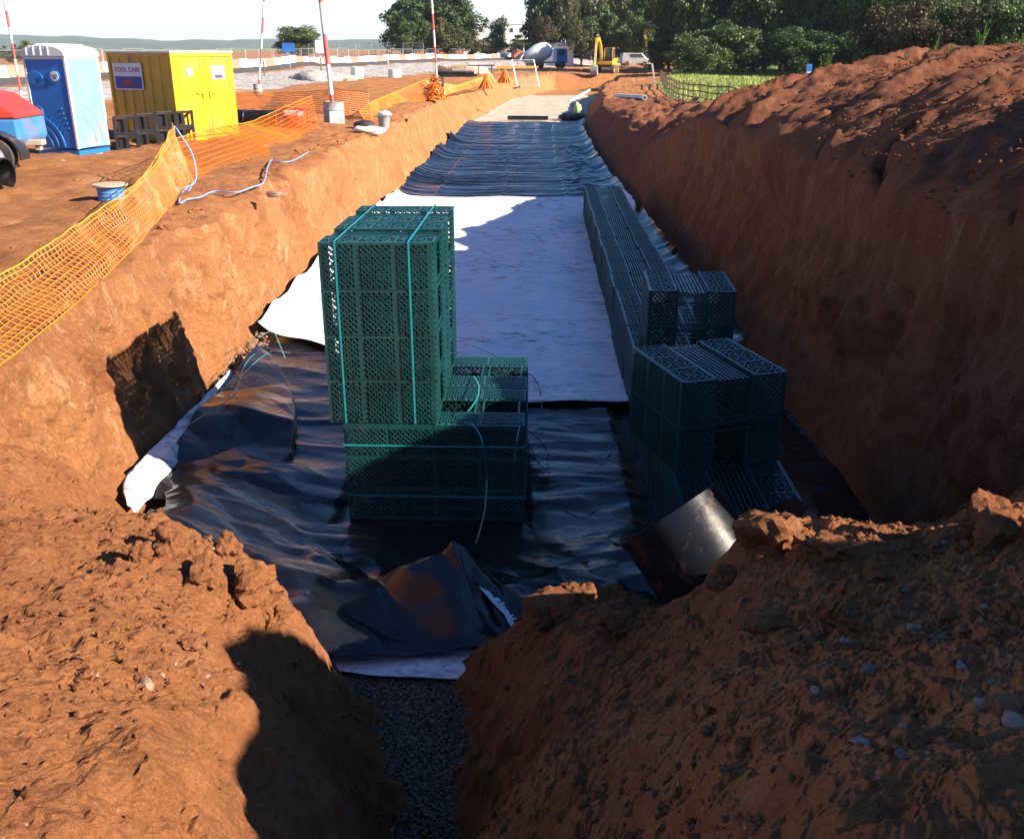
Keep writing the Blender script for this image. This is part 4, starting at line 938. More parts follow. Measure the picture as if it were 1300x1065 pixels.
# ================================================================ rope and drum
dx, dy = gp(143, 258, 2.2); dz = gz(dx, dy); drum = empty('cable_drum', (dx, dy, dz), 0.3, 'blue rope drum with a brown flange standing on the left bank', 'drum')
MB().lathe([(0.20, 0.02), (0.20, 0.28)], 28).build('rope_winding', 'drum_blue', drum, True)
MB().lathe([(0.26, 0.28), (0.265, 0.29), (0.26, 0.31), (0.05, 0.312)], 28).build('flange', 'drum_card', drum, True)
MB().lathe([(0.25, 0.0), (0.25, 0.02)], 28).build('flange', 'drum_card', drum)
mb = MB(); beam_curve(mb, [(0.2*math.cos(t*0.7), 0.2*math.sin(t*0.7), 0.05+t*0.006) for t in range(36)], 0.008, 5, 2); mb.build('rope_turns', 'rope_blue', drum, True)
def rope_pts(L): return [(*gp(u, v, 2.2), ) for u, v in L]
L = [(160,258), (168,250), (178,243), (195,241), (212,244), (236,250), (243,238), (232,250), (228,262), (238,258), (255,256), (272,249), (300,250), (318,244), (335,232), (340,216), (346,206), (356,210), (372,208), (392,198)]
mb = MB(); beam_curve(mb, [(x, y, gz(x, y)+0.05) for x, y in rope_pts(L)], 0.013, 6, 5); tag(mb.build('blue_rope', 'rope_blue', None, True), 'pale blue rope snaking from the drum along the left bank top', 'rope')
mb = MB(); q = W(-5.9, 16.4, 1.05); beam_curve(mb, [q, (q[0]+0.12, q[1]-0.1, q[2]-0.12), (q[0]+0.3, q[1]-0.1, q[2]-0.5), (q[0]+0.42, q[1]-0.5, q[2]-0.9), W(-5.65, 15.2, 0.03), W(-5.4, 14.6, 0.03)], 0.014, 6, 5)
tag(mb.build('blue_rope', 'rope_blue', None, True), 'pale blue rope hanging down from the peak of the netting', 'rope')
x, y = gp(349, 250, 2.2); o = bpy.data.objects.new('stone', ST[0]); put(o); o.location = (x, y, gz(x, y)+0.05); o.scale = (0.13, 0.08, 0.08); tag(o, 'pale stone on the left bank edge near the rope bend', 'stone')
mb = MB(); mb.tube([W(-5.98, 16.5, 0), W(-5.95, 16.45, 1.1)], 0.018, 6); tag(mb.build('net_stake', 'fence_wood'), 'thin stake holding up the peak of the orange netting', 'stake')
# ================================================================ toilet
def local(pa, z=None): return Vector((pa[0], pa[1], gz(*pa) if z is None else z))
tx, ty = gp(101.5, 198.5, 2.2); T = empty('portable_toilet', (tx, ty, gz(tx, ty)+0.0), rad(-15), 'blue portable toilet with a white ribbed roof and cloud shapes in its door', 'toilet')
WT, DT, HT = 1.12, 1.1, 2.08                      # box spans x -WT..0, y 0..DT
mb = MB(); mb.box((-WT/2, DT/2, 0.06), (WT-0.02, DT-0.02, 0.10))
mb.build('base', 'toilet_blue', T)
mb = MB()
for x in (-WT+0.2, -0.2): mb.box((x, DT/2, -0.02), (0.12, DT+0.02, 0.10))
sk = MB(); sk.box((-WT+0.2, DT/2, -0.03), (0.12, DT+0.04, 0.10)); sk.build('skid', 'pale_wood', T); sk = MB(); sk.box((-0.1, DT/2, -0.03), (0.12, DT+0.04, 0.10)); sk.build('skid', 'pale_wood', T)
fr = MB()
for x in (-WT+0.03, -0.03):
    for y in (0.03, DT-0.03): fr.box((x, y, HT/2+0.1), (0.06, 0.06, HT-0.1))
for y in (0.03, DT-0.03): fr.box((-WT/2, y, HT+0.02), (WT-0.12, 0.055, 0.05))
for x in (-WT+0.03, -0.03): fr.box((x, DT/2, HT+0.02), (0.055, DT-0.12, 0.05))
fr.build('frame', 'white_plastic', T, bevel=0.008)
dr = MB(); dr.box((-WT/2, 0.028, HT/2+0.08), (WT-0.13, 0.03, HT-0.16))
def arc_band(mb, c, r0, r1, a0, a1, y, d, n=16, clip=None):
    vs = []
    for k in range(n+1):
        a = a0+(a1-a0)*k/n
        for r in (r0, r1): vs.append((c[0]+r*math.cos(a), y, c[1]+r*math.sin(a)))
        for r in (r0, r1): vs.append((c[0]+r*math.cos(a), y-d, c[1]+r*math.sin(a)))
    fs = []
    for k in range(n):
        b = k*4; fs += [(b+2, b+3, b+7, b+6), (b, b+4, b+5, b+1), (b, b+2, b+6, b+4), (b+1, b+5, b+7, b+3)]
    fs += [(0, 1, 3, 2), (n*4, n*4+2, n*4+3, n*4+1)]; mb._add(vs, fs)
for r in (0.35, 0.50, 0.66): arc_band(dr, (-WT+0.06, 0.16), r, r+0.065, rad(2), rad(74), 0.014, 0.028)
for k in range(5): arc_band(dr, (-0.08, 0.30+k*0.0), 0.30+k*0.11, 0.335+k*0.11, rad(105), rad(142), 0.014, 0.022, 8)
for cx_, cz_, w_, h_ in ((-0.86, 1.68, 0.40, 0.30), (-0.72, 1.60, 0.30, 0.2), (-0.90, 0.92, 0.22, 0.34)):
    poly = [(cx_+w_/2*math.cos(a), cz_+h_/2*math.sin(a)*(1+0.12*math.cos(3*a))) for a in np.linspace(0, 2*math.pi, 20, endpoint=False)]
    dr.prism(poly, 0.03, (0, 0.012, 0))
dr.build('door', 'toilet_blue', T, bevel=0.006)
bd = MB(); bd.prism([(-0.33+0.135*math.cos(a), 1.72+0.135*math.sin(a)) for a in np.linspace(0, 2*math.pi, 28, endpoint=False)], 0.02, (0, 0.0, 0)); bd.build('badge_surround', 'toilet_blue', T)
bd = MB(); bd.prism([(-0.33+0.108*math.cos(a), 1.72+0.108*math.sin(a)) for a in np.linspace(0, 2*math.pi, 28, endpoint=False)], 0.012, (0, -0.012, 0)); B_ = bd.build('badge', 'badge_white', T)
text_mesh('lettering', 'TOILET', 0.052, 'text_navy', B_, (-0.33, -0.0195, 1.735), (math.pi/2, 0, 0)); text_mesh('lettering', 'HIRE', 0.052, 'text_navy', B_, (-0.33, -0.0195, 1.68), (math.pi/2, 0, 0))
sd = MB(); sd.box((-0.028, DT/2, HT/2+0.08), (0.03, DT-0.13, HT-0.16))
for r in (0.5, 0.72):
    pts = [(-0.008, 0.15+r*math.cos(a), 0.2+1.3*r*math.sin(a)) for a in np.linspace(rad(5), rad(80), 10)]
    sd.tube([p for p in pts if p[1] < DT-0.1], 0.010, 5)
for y in np.linspace(0.2, 0.9, 4): sd.box((-0.012, y, 0.42), (0.012, 0.02, 0.42))
sd.tube([(-0.010, 0.14, 1.34), (-0.010, 0.5, 1.36)], 0.010, 5)
sd.build('side_wall', 'toilet_side', T, bevel=0.004)
sd = MB(); sd.box((-WT+0.028, DT/2, HT/2+0.08), (0.03, DT-0.13, HT-0.16)); sd.build('side_wall', 'toilet_side', T)
sd = MB(); sd.box((-WT/2, DT-0.028, HT/2+0.08), (WT-0.13, 0.03, HT-0.16)); sd.build('back_wall', 'toilet_side', T)
rf = MB(); pr = [(-WT-0.03, 0), (-WT-0.02, 0.08)]+[(-WT/2+(WT/2-0.0)*math.cos(a), 0.09+0.16*math.sin(a)) for a in np.linspace(math.pi*0.97, math.pi*0.03, 14)]+[(0.02, 0.08), (0.03, 0)]
rf.prism(pr[::-1], DT+0.06, (0, DT/2, HT+0.045)); R_ = rf.build('roof', 'white_plastic', T, bevel=0.02)
for x in (-0.95, -0.76, -0.57, -0.38): q = MB(); hh = 0.09+0.16*math.sin(math.acos(max(-1, min(1, (x+WT/2)/(WT/2))))); q.tube([(x, -0.035, HT+0.08), (x, -0.03, HT+hh+0.02), (x, 0.10, HT+hh+0.06), (x, DT, HT+hh+0.05)], 0.016, 6); q.build('roof_rib', 'white_plastic', R_, True)
# ================================================================ yellow tool store
sx_, sy_ = gp(229, 182, 2.2); zs = gz(sx_, sy_); K = empty('tool_store', (sx_, sy_, zs+0.02), rad(66.5), 'yellow steel tool store with double doors and a printed name board on its side', 'tool store')
LS, DS, HS = 2.35, 2.15, 2.22                     # doors face local -y (length LS on x); signed side is the x=0 end, running to +y
def corr(mb, ax, off, a0, a1, z0, z1, n, d=0.035):
    """trapezoid-ribbed sheet; ax 'x' or 'y' is the direction it runs in"""
    prof = []; w_ = (a1-a0)/n
    for k in range(n): s = a0+k*w_; prof += [(s, 0), (s+w_*.42, 0), (s+w_*.5, d), (s+w_*.92, d)]
    prof.append((a1, 0)); vs = []
    for s, o in prof:
        for z in (z0, z1): vs.append((s, off+o, z) if ax == 'x' else (off+o, s, z))
    mb._add(vs, [(2*i, 2*i+2, 2*i+3, 2*i+1) for i in range(len(prof)-1)])
body = MB()
corr(body, 'y', 0.0, 0.06, DS-0.06, 0.12, HS-0.08, 6); corr(body, 'y', LS-0.04, 0.06, DS-0.06, 0.12, HS-0.08, 6); corr(body, 'x', DS-0.04, 0.06, LS-0.06, 0.12, HS-0.08, 6)
body.build('wall', 'store_yellow', K)
fb = MB()
for x in (0.04, LS-0.04):
    for y in (0.04, DS-0.04): fb.box((x, y, HS/2), (0.08, 0.08, HS))
for z in (0.06, HS-0.05):
    for y in (0.04, DS-0.04): fb.box((LS/2, y, z), (LS-0.16, 0.076, 0.10))
    for x in (0.04, LS-0.04): fb.box((x, DS/2, z), (0.076, DS-0.16, 0.10))
fb.build('frame', 'store_yellow', K, bevel=0.006)
rf = MB(); rf.box((LS/2, DS/2, HS+0.02), (LS+0.05, DS+0.05, 0.05)); rf.build('roof', 'white_plastic', K, bevel=0.01)
for s, x0 in ((1, 0.09), (-1, LS/2+0.005)):
    w_ = LS/2-0.095; d_ = MB(); d_.box((x0+w_/2, 0.02, HS/2+0.01), (w_, 0.035, HS-0.24))
    for zz in (0.5, HS-0.42): d_.box((x0+w_/2, -0.003, zz), (w_-0.2, 0.012, 0.02))
    for xx in (x0+0.12, x0+w_-0.12): d_.box((xx, -0.004, HS/2), (0.025, 0.014, HS-0.3))
    D_ = d_.build('door', 'store_yellow', K, bevel=0.004)
    hx = x0+w_-0.16 if s == 1 else x0+0.16; h = MB(); h.box((hx-s*0.08, -0.03, 1.22), (0.26, 0.02, 0.05)); h.box((hx+s*0.03, -0.03, 1.16), (0.05, 0.022, 0.16)); h.build('handle', 'store_yellow', D_)
    if s == -1:
        q = MB(); q.box((x0+w_/2, -0.012, 1.72), (0.52, 0.006, 0.34)); q.build('notice', 'badge_white', D_); q = MB(); q.mat('sign_blue'); q.box((x0+w_/2-0.09, -0.017, 1.62), (0.12, 0.004, 0.09)); q.box((x0+w_/2+0.10, -0.017, 1.62), (0.12, 0.004, 0.09)); q.mat('sign_red'); q.box((x0+w_/2+0.005, -0.0175, 1.62), (0.09, 0.004, 0.09)); q.build('notice_marks', None, D_)
    else:
        q = MB(); q.box((x0+w_/2, -0.012, 1.75), (0.20, 0.006, 0.20)); q.build('notice', 'badge_white', D_)
q = MB(); q.box((-0.006, 1.48, 1.64), (0.010, 0.98, 0.66)); N_ = q.build('name_board', 'badge_white', K)
q = MB(); q.box((-0.013, 1.48, 1.49), (0.006, 0.90, 0.30)); q.build('name_board_panel', 'sign_blue', K)
q = MB(); q.box((-0.018, 1.48, 1.49), (0.006, 0.32, 0.15)); q.build('name_board_mark', 'sign_red', K)
text_mesh('lettering', 'TOOL CARE', 0.158, 'sign_red', N_, (-0.0145, 1.48, 1.80), (math.pi/2, 0, -math.pi/2), 0.002)
# ================================================================ black plastic crates beside them
def black_box():
    t = empty('black_box'); w_, d_, h_ = 0.54, 0.46, 0.41; mb = MB(); e = 0.06
    for x in (0, w_-e):
        for y in (0, d_-e): mb.box((x+e/2, y+e/2, h_/2), (e, e, h_))
    for z in (0.03, h_-0.03):
        for y in (0.02, d_-0.02): mb.box((w_/2, y, z), (w_-2*e, 0.035, 0.06))
        for x in (0.02, w_-0.02): mb.box((x, d_/2, z), (0.035, d_-2*e, 0.06))
    mb.box((w_/2, 0.02, h_/2), (0.07, 0.034, h_-0.12)); mb.box((w_-0.02, d_/2, h_/2), (0.034, 0.07, h_-0.12)); mb.box((w_/2, d_/2, 0.02), (w_-0.08, d_-0.08, 0.02))
    mb.build('frame', 'black_plastic', t)
    for y in (0.06, d_-0.06): q = MB(); q.box((0.16, y, h_/2), (0.16, 0.012, h_-0.13)); q.build('panel', 'black_plastic', t)
    return t
bb = black_box(); BBK = [q for q in bpy.data.objects if q.parent == bb]; first = True
stacks = [(146, 193.5, 'first from the toilet'), (172, 190.5, 'second from the toilet'), (199, 186, 'third from the toilet'), (220, 183, 'nearest the store corner')]
for i, (u, v, nm) in enumerate(stacks):
    x, y = gp(u, v, 2.2)
    for k in range(2):
        if first: t = bb; first = False
        else:
            t = bb.copy(); COL.objects.link(t)
            for q in BBK: c = q.copy(); COL.objects.link(c); c.parent = t
        t.location = (x, y+0.1, gz(x, y)+k*0.415); t.rotation_euler.z = rad(14+i*3)
        tag(t, '%s black plastic box of the two-high stack %s' % (('lower', 'upper')[k], nm), 'box', 'black plastic boxes between toilet and store')
# black pipes ---------------------------------------------------------------
def pipe(name, p, q, r, label, mat='pipe_black', n=24, wall=0.02, cat='pipe', group=None, rings=()):
    p, q = Vector(p), Vector(q); L = (q-p).length; mb = MB(); prof = [(r, 0)]
    for k in rings: prof += [(r, L*k), (r*1.05, L*k+0.01), (r*1.05, L*k+0.05), (r, L*k+0.06)]
    prof += [(r, L), (r-wall, L), (r-wall, 0)]; mb.lathe(prof, n, p, basis(q-p), close=True)
    return tag(mb.build(name, mat, None, True), label, cat, group)
x, y = gp(306, 166, 2.2); pipe('black_pipe', (x-1.1, y+0.9, gz(x, y)+0.27), (x+1.25, y+0.5, gz(x, y)+0.27), 0.26, 'wide black pipe lying behind the right corner of the yellow store', rings=(0.45, 0.8))
x, y = gp(2, 246, 2.2); pipe('black_pipe', (x-2.8, y+0.15, gz(x, y)+0.27), (x+0.12, y+0.05, gz(x, y)+0.27), 0.27, 'wide black pipe lying at the left edge in front of the wheel', rings=(0.9,))
# generator in a red frame ---------------------------------------------------
x, y = gp(368, 166, 2.2); g = empty('generator', (x, y, gz(x, y)), rad(-8), 'small generator inside a red tube frame near the grey barrel', 'generator')
mb = MB(); w_, d_, h_ = 0.8, 0.5, 0.58
for yy in (0, d_): beam_curve(mb, [(-w_/2, yy, 0), (-w_/2, yy, h_), (w_/2, yy, h_), (w_/2, yy, 0)], 0.022, 6, 1); mb.tube([(-w_/2, yy, 0.05), (w_/2, yy, 0.05)], 0.02, 6)
for xx in (-w_/2, w_/2):
    for z in (0.05, h_): mb.tube([(xx, 0, z), (xx, d_, z)], 0.02, 6)
mb.build('frame', 'sign_red', g, True)
mb = MB(); mb.box((0.03, 0.25, 0.24), (0.34, 0.3, 0.26)); mb.lathe([(0.13, 0), (0.14, 0.02), (0.14, 0.16), (0.1, 0.18)], 16, (0.05, 0.08, 0.22), Matrix.Rotation(math.pi/2, 3, 'X')); mb.build('engine', 'vehicle_red', g, bevel=0.01)
mb = MB(); mb.box((0.05, 0.26, 0.45), (0.5, 0.3, 0.16)); mb.build('tank', 'white_plastic', g, bevel=0.03)
mb = MB(); mb.box((-0.26, 0.25, 0.2), (0.18, 0.3, 0.2)); mb.build('alternator', 'tin_grey', g, bevel=0.02)
# bucket, bag
x, y = gp(488, 162, 2.2); bk = empty('bucket', (x, y, gz(x, y)), 0, 'dark bucket filled with white rags on the left bank edge', 'bucket')
MB().lathe([(0.15, 0), (0.20, 0.36), (0.21, 0.37), (0.185, 0.36), (0.14, 0.02)], 20).build('pail', 'tin_grey', bk, True)
o = bpy.data.objects.new('rags', lump_mesh('rags', 51, 'white_plastic', 3, 0.5, 0.7)); put(o, bk); o.location = (0.02, 0, 0.40); o.scale = (0.26, 0.22, 0.15)
mb = MB(); beam_curve(mb, [(-0.2, 0, 0.36), (-0.12, -0.02, 0.62), (0.05, -0.02, 0.66), (0.2, 0, 0.36)], 0.006, 5); mb.build('handle', 'galvanised', bk)
x, y = gp(468, 167, 2.2); o = bpy.data.objects.new('sack', lump_mesh('sack', 57, 'white_plastic', 4, 0.5, 0.5)); put(o); o.location = (x, y, gz(x, y)+0.10); o.scale = (0.48, 0.28, 0.24); tag(o, 'crumpled white sack lying left of the bucket', 'sack')
x, y = gp(449, 164, 2.2); o = bpy.data.objects.new('sack', lump_mesh('sack', 58, 'black_plastic', 3, 0.5, 0.6)); put(o); o.location = (x+0.3, y+0.2, gz(x, y)+0.12); o.scale = (0.32, 0.24, 0.25); tag(o, 'dark sack behind the crumpled white sack', 'sack')
x, y = gp(79, 211, 2.2); o = bpy.data.objects.new('litter', lump_mesh('litter', 61, 'white_plastic', 3, 0.8, 0.4)); put(o); o.location = (x, y, gz(x, y)+0.03); o.scale = (0.12, 0.08, 0.07); tag(o, 'crumpled white litter on the ground before the toilet', 'litter')
# ================================================================ goalpost poles in barrels
def banded_pole(u, v, h, label, bl, lean=0.0, r=0.045, seg=0.5, barrel=(0.28, 0.7), bmat='tin_grey', box=False, b=2.2, leany=0):
    x, y = gp(u, v, b); z = gz(x, y); t = empty('banded_pole', (x, y, z+0.05), 0, label, 'pole', 'red and white poles standing in barrels')
    k = 0; zz = 0.0
    wm, rm = MB(), MB()
    while zz < h:
        m = (wm if k % 2 else rm); p = Vector((lean*zz, leany*zz, zz)); q = Vector((lean*(zz+seg), leany*(zz+seg), zz+seg)); m.tube([p, q], r, 10, False); zz += seg*(1 if k % 2 == 0 or zz < 4 else 1.0); k += 1
    wm.build('white_band', 'pole_white', t, True)['kind'] = 'stuff'; rm.build('red_band', 'pole_red', t, True)['kind'] = 'stuff'
    if barrel:
        c = empty('barrel', (x, y, z), 0, bl, 'barrel', 'barrels holding the poles'); R, H = barrel; mb = MB()
        mb.lathe([(R, 0), (R, H*.32), (R*1.03, H*.34), (R, H*.36), (R, H*.65), (R*1.03, H*.67), (R, H*.69), (R, H-0.02), (R*1.03, H), (R*.96, H), (R*.96, H-0.08), (0.0, H-0.08)], 28)
        mb.build('drum', bmat, c, True)
        if box: q = MB(); q.box((0.06, -R-0.012, H*0.34), (R*0.9, 0.03, H*0.55)); q.build('label_board', 'badge_white', c, bevel=0.01)
    return t
def pole_split(t):
    pass
banded_pole(33, 155, 7.2, 'red and white pole rising behind the left edge of the toilet', None, r=0.04, barrel=None)
banded_pole(425, 160, 7.5, 'thickest red and white pole, standing in the big grey barrel', 'big grey barrel with a white board at the foot of the thickest pole', lean=-0.05, r=0.07, seg=0.9, barrel=(0.33, 0.74), box=True)
banded_pole(328, 121, 9, 'red and white pole leaning right behind the yellow store', 'small grey barrel under the leaning pole behind the store', lean=0.16, r=0.055, seg=0.8, barrel=(0.24, 0.62))
banded_pole(556, 124, 9, 'red and white pole rising beside the heaped orange netting', 'dark barrel half hidden by the heaped orange netting', lean=-0.04, r=0.055, seg=0.8, barrel=(0.33, 0.95), bmat='black_plastic')
# ================================================================ vehicle at the left edge
x, y = gp(22, 226, 2.2); x -= 0.40; V_ = empty('site_dumper', (x, y, gz(x, y)), rad(4), 'red and blue site vehicle cut off by the left edge of the picture', 'site vehicle')
body = MB(); body.prism([(-3.0, 0.52), (0.30, 0.52), (0.38, 0.66), (0.36, 1.02), (-3.0, 1.02)], 1.35, (0, 1.05, 0)); body.build('body', 'vehicle_blue', V_, bevel=0.04)
hd = MB(); hd.prism([(-3.0, 1.02), (0.38, 1.03), (0.36, 1.10), (-0.10, 1.46), (-0.8, 1.62), (-3.0, 1.66)], 1.30, (0, 1.05, 0)); H__ = hd.build('bonnet', 'vehicle_red', V_, bevel=0.05)
tr = MB(); beam_curve(tr, [(-0.75, 0.38, 1.58), (-0.5, 0.38, 1.42), (-0.22, 0.38, 1.16), (-0.12, 0.38, 1.10)], 0.022, 6); tr.box((-0.10, 0.40, 1.10), (0.14, 0.05, 0.08)); tr.build('grab_rail', 'galvanised', H__, True)
mg = MB(); vs = []
for k in range(15):
    a = rad(-8+196*k/14)
    vs += [(-0.02+0.50*math.cos(a), yy, 0.36+0.46*math.sin(a)) for yy in (0.10, 0.50)]+[(-0.02+0.47*math.cos(a), yy, 0.36+0.43*math.sin(a)) for yy in (0.10, 0.50)]
mg._add(vs, [f for k in range(14) for f in ((4*k, 4*k+4, 4*k+5, 4*k+1), (4*k+2, 4*k+3, 4*k+7, 4*k+6), (4*k, 4*k+2, 4*k+6, 4*k+4), (4*k+1, 4*k+5, 4*k+7, 4*k+3))]); mg.build('mudguard', 'black_plastic', V_, True)
for (wx, wy) in ((-0.02, 0.12), (-2.4, 0.12)):
    w_ = MB(); w_.lathe([(0.20, 0.0), (0.33, -0.01), (0.365, 0.03), (0.375, 0.1), (0.365, 0.17), (0.33, 0.21), (0.20, 0.20)], 32, (wx, wy+0.21, 0.36), Matrix.Rotation(math.pi/2, 3, 'X'), close=True); w_.build('tyre', 'rubber', V_, True)
    w_ = MB(); w_.lathe([(0.205, 0.19), (0.19, 0.14), (0.08, 0.12), (0.07, 0.19), (0.03, 0.2), (0.0, 0.2)][::-1], 24, (wx, wy+0.21, 0.36), Matrix.Rotation(math.pi/2, 3, 'X'));
    for k in range(8): a = k*math.pi/4; w_.box((wx+0.12*math.cos(a), wy+0.045, 0.36+0.12*math.sin(a)), (0.03, 0.02, 0.03))
    w_.build('rim', 'rim_white', V_, True)
hc = MB(); hc.box((0.38, 0.9, 0.56), (0.46, 0.22, 0.10)); hc.box((0.50, 0.9, 0.48), (0.10, 0.12, 0.14)); hc.build('hitch', 'drum_card', V_, bevel=0.01)
fg = MB(); fg.box((-2.6, 1.05, 2.0), (0.9, 1.1, 0.7)); fg.build('cab_rear', 'window_dark', V_, bevel=0.04)
# ================================================================ barriers and mesh fence along the road
cum = np.r_[0, np.cumsum(np.hypot(*np.diff(RP[:, :2], axis=0).T))]
def on_road(s, off):
    x = np.interp(s, cum, RP[:, 0]+RN[:, 0]*off); y = np.interp(s, cum, RP[:, 1]+RN[:, 1]*off)
    x2 = np.interp(s+0.5, cum, RP[:, 0]+RN[:, 0]*off); y2 = np.interp(s+0.5, cum, RP[:, 1]+RN[:, 1]*off); return float(x), float(y), math.atan2(y2-y, x2-x)
def barrier(mat):
    t = empty('road_barrier'); mb = MB(); mb.prism([(-0.25, 0), (0.25, 0), (0.25, 0.12), (0.10, 0.30), (0.08, 0.78), (-0.08, 0.78), (-0.10, 0.30), (-0.25, 0.12)], 1.86, (0, 0, 0), (0, 1, 0), (0, 0, 1)); b = mb.build('block', mat, t, bevel=0.02)
    q = MB(); q.tube([(0.93, 0, 0.2), (1.02, 0, 0.2)], 0.05, 8); q.build('coupling', mat, t); return t, [b, [o for o in bpy.data.objects if o.parent == t and o != b][0]]
BW, BWk = barrier('barrier_white'); BR, BRk = barrier('barrier_red'); used = set()
def put_copy(src, kids, loc, rz, label, cat, group):
    if src.name not in used: used.add(src.name); t = src
    else:
        t = src.copy(); COL.objects.link(t)
        for k in kids: c = k.copy(); COL.objects.link(c); c.parent = t
    t.location = loc; t.rotation_euler = (0, 0, rz); return tag(t, label, cat, group)
s = 26.0; k = 0
while s < 262:
    x, y, a = on_road(s, 1.1); red = (k % 4 == 3); lift = 0.36
    put_copy(BR if red else BW, BRk if red else BWk, (x, y, gz(x, y)+lift), a, 'red plastic barrier among the white ones along the far road' if red else 'white plastic barrier in the long line along the far road', 'barrier', 'plastic barriers along the far road, red' if red else 'plastic barriers along the far road, white')
    s += 2.02; k += 1
def fence_panel():
    t = empty('fence_panel'); mb = MB(); w_, h_ = 3.4, 2.0
    for x in (0, w_): mb.tube([(x, 0, 0), (x, 0, h_)], 0.03, 6)
    for z in (0.12, h_-0.02): mb.tube([(0, 0, z), (w_, 0, z)], 0.03, 6)
    f = mb.build('frame', 'galvanised', t); m = MB()
    for i in range(1, 24): m.beam((i*w_/24, 0, 0.12), (i*w_/24, 0, h_-0.03), 0.006, 0.006, ends=False)
    for i in range(1, 9): m.beam((0, 0, 0.12+i*0.21), (w_, 0, 0.12+i*0.21), 0.006, 0.006, ends=False)
    m = m.build('mesh_infill', 'galvanised', t); q = MB(); q.box((0, 0, 0.06), (0.22, 0.6, 0.12)); q = q.build('foot', 'tin_grey', t, bevel=0.02); return t, [f, m, q]
FP, FPk = fence_panel(); s = 24.0
while s < 252:
    x, y, a = on_road(s, 8.2); put_copy(FP, FPk, (x, y, gz(x, y)), a, 'grey mesh fence panel standing in line behind the far road', 'fence panel', 'mesh fence panels behind the far road'); s += 3.5
# second, tilted run of panels further back on the left
for i in range(7):
    u = 392+i*20; Y = 175-i*2; x = (u-650)*Y/1224; put_copy(FP, FPk, (x, Y, gz(x, Y)+0.9), rad(3), 'tilted mesh fence panel, %s from the left in the short run behind the small tree' % ORD[i], 'fence panel', 'tilted mesh panels behind the fence line')
# nearer white panel on the bank
x1 = (660-650)*70/1224; t = FP.copy(); COL.objects.link(t)
for k_ in FPk: c = k_.copy(); COL.objects.link(c); c.parent = t
t.location = (0.4, 66, gz(0.4, 66)+0.05); t.rotation_euler = (rad(-14), 0, rad(65)); t.scale = (1.1, 1, 0.95); tag(t, 'leaning pale mesh panel standing alone on the far left bank', 'fence panel')
# boards, rings and posts on the gravel apron
def stake(u, v, Y, h, label, r=0.05, mat='pale_wood'):
    x = (u-650)*Y/1224; z = gz(x, Y); mb = MB(); mb.beam((x, Y, z-0.1), (x+0.05, Y, z+h), r*2, r*2); mb.beam((x-0.02, Y-r, z+h*0.8), (x+0.02, Y-r, z+h*0.8+0.18), 0.26 if mat == 'pale_wood' else 0.1, 0.02); return tag(mb.build('marker_stake', mat), label, 'stake')
stake(406, 95, 95, 1.5, 'reddish stake on the grey gravel left of the thickest pole', 0.06, 'fence_wood'); stake(492, 98, 95, 1.9, 'tall pale stake on the grey gravel between the poles'); stake(333, 95, 80, 1.2, 'short stake on the grey gravel behind the leaning pole', 0.05, 'fence_wood'); stake(592, 92, 105, 1.2, 'stake beside the pallet on the far gravel', 0.05, 'fence_wood')
def concrete_ring(u, Y, label, r=0.55, h=1.0):
    x = (u-650)*Y/1224; mb = MB(); mb.lathe([(r, 0), (r, h), (r-0.1, h), (r-0.1, 0)], 28, (x, Y, gz(x, Y)-0.03), close=True); return tag(mb.build('concrete_ring', 'white_plastic', None, True), label, 'concrete ring')
concrete_ring(452, 84, 'pale concrete ring standing on the grey gravel'); concrete_ring(500, 88, 'low concrete ring right of the tall pale stake', 0.6, 0.8)
for (u, Y, nm) in ((573, 95, 'first'), (581, 95, 'second'), (577, 95.3, 'topmost')):
    x = (u-650)*Y/1224; z = gz(x, Y)+(0.16 if nm != 'topmost' else 0.42); pipe('black_pipe', (x-1.9, Y, z), (x+1.9, Y+0.3, z), 0.15, '%s black pipe of the little stack on the far gravel' % nm, n=12, group='black pipes stacked on the far gravel')
x = (583-650)*97/1224; mb = MB(); 
for k in range(4): mb.box((x, 97, gz(x, 97)+0.15+k*0.30), (1.5, 1.0, 0.24))
tag(mb.build('block_pallet', 'drum_card'), 'pallet of brown blocks behind the stacked black pipes', 'pallet')
tb = empty('trestle', ((607-650)*100/1224, 100, gz(-3.5, 100)), 0, 'dark low trestle bench on the far gravel', 'trestle'); mb = MB(); mb.box((0, 0, 1.0), (3.4, 0.7, 0.12)); mb.build('top', 'black_plastic', tb)
for xx in (-1.4, 0, 1.4): mb = MB(); mb.beam((xx, -.3, 0), (xx, 0, 0.95), .09, .09); mb.beam((xx, .3, 0), (xx, 0, 0.95), .09, .09); mb.build('leg', 'black_plastic', tb)
x = (657-650)*115/1224; mb = MB(); mb.box((x, 115, gz(x, 115)+0.75), (5.0, 0.15, 0.28)); mb.beam((x-2.2, 115, gz(x, 115)), (x-2.2, 115, gz(x, 115)+.7), .1, .1); mb.beam((x+2.2, 115, gz(x, 115)), (x+2.2, 115, gz(x, 115)+.7), .1, .1); tag(mb.build('yellow_rail', 'digger_yellow'), 'yellow rail in front of the white mixer lorry', 'rail')
def signboard(u, Y, h, w_, hh, mat, label, post='galvanised'):
    x = (u-650)*Y/1224; z = gz(x, Y); t = empty('sign', (x, Y, z), 0, label, 'sign'); mb = MB(); mb.tube([(0, 0, 0), (0, 0, h)], 0.04, 6); mb.build('post', post, t); mb = MB(); mb.box((0, -0.05, h-hh/2), (w_, 0.03, hh)); mb.build('board', mat, t); return t
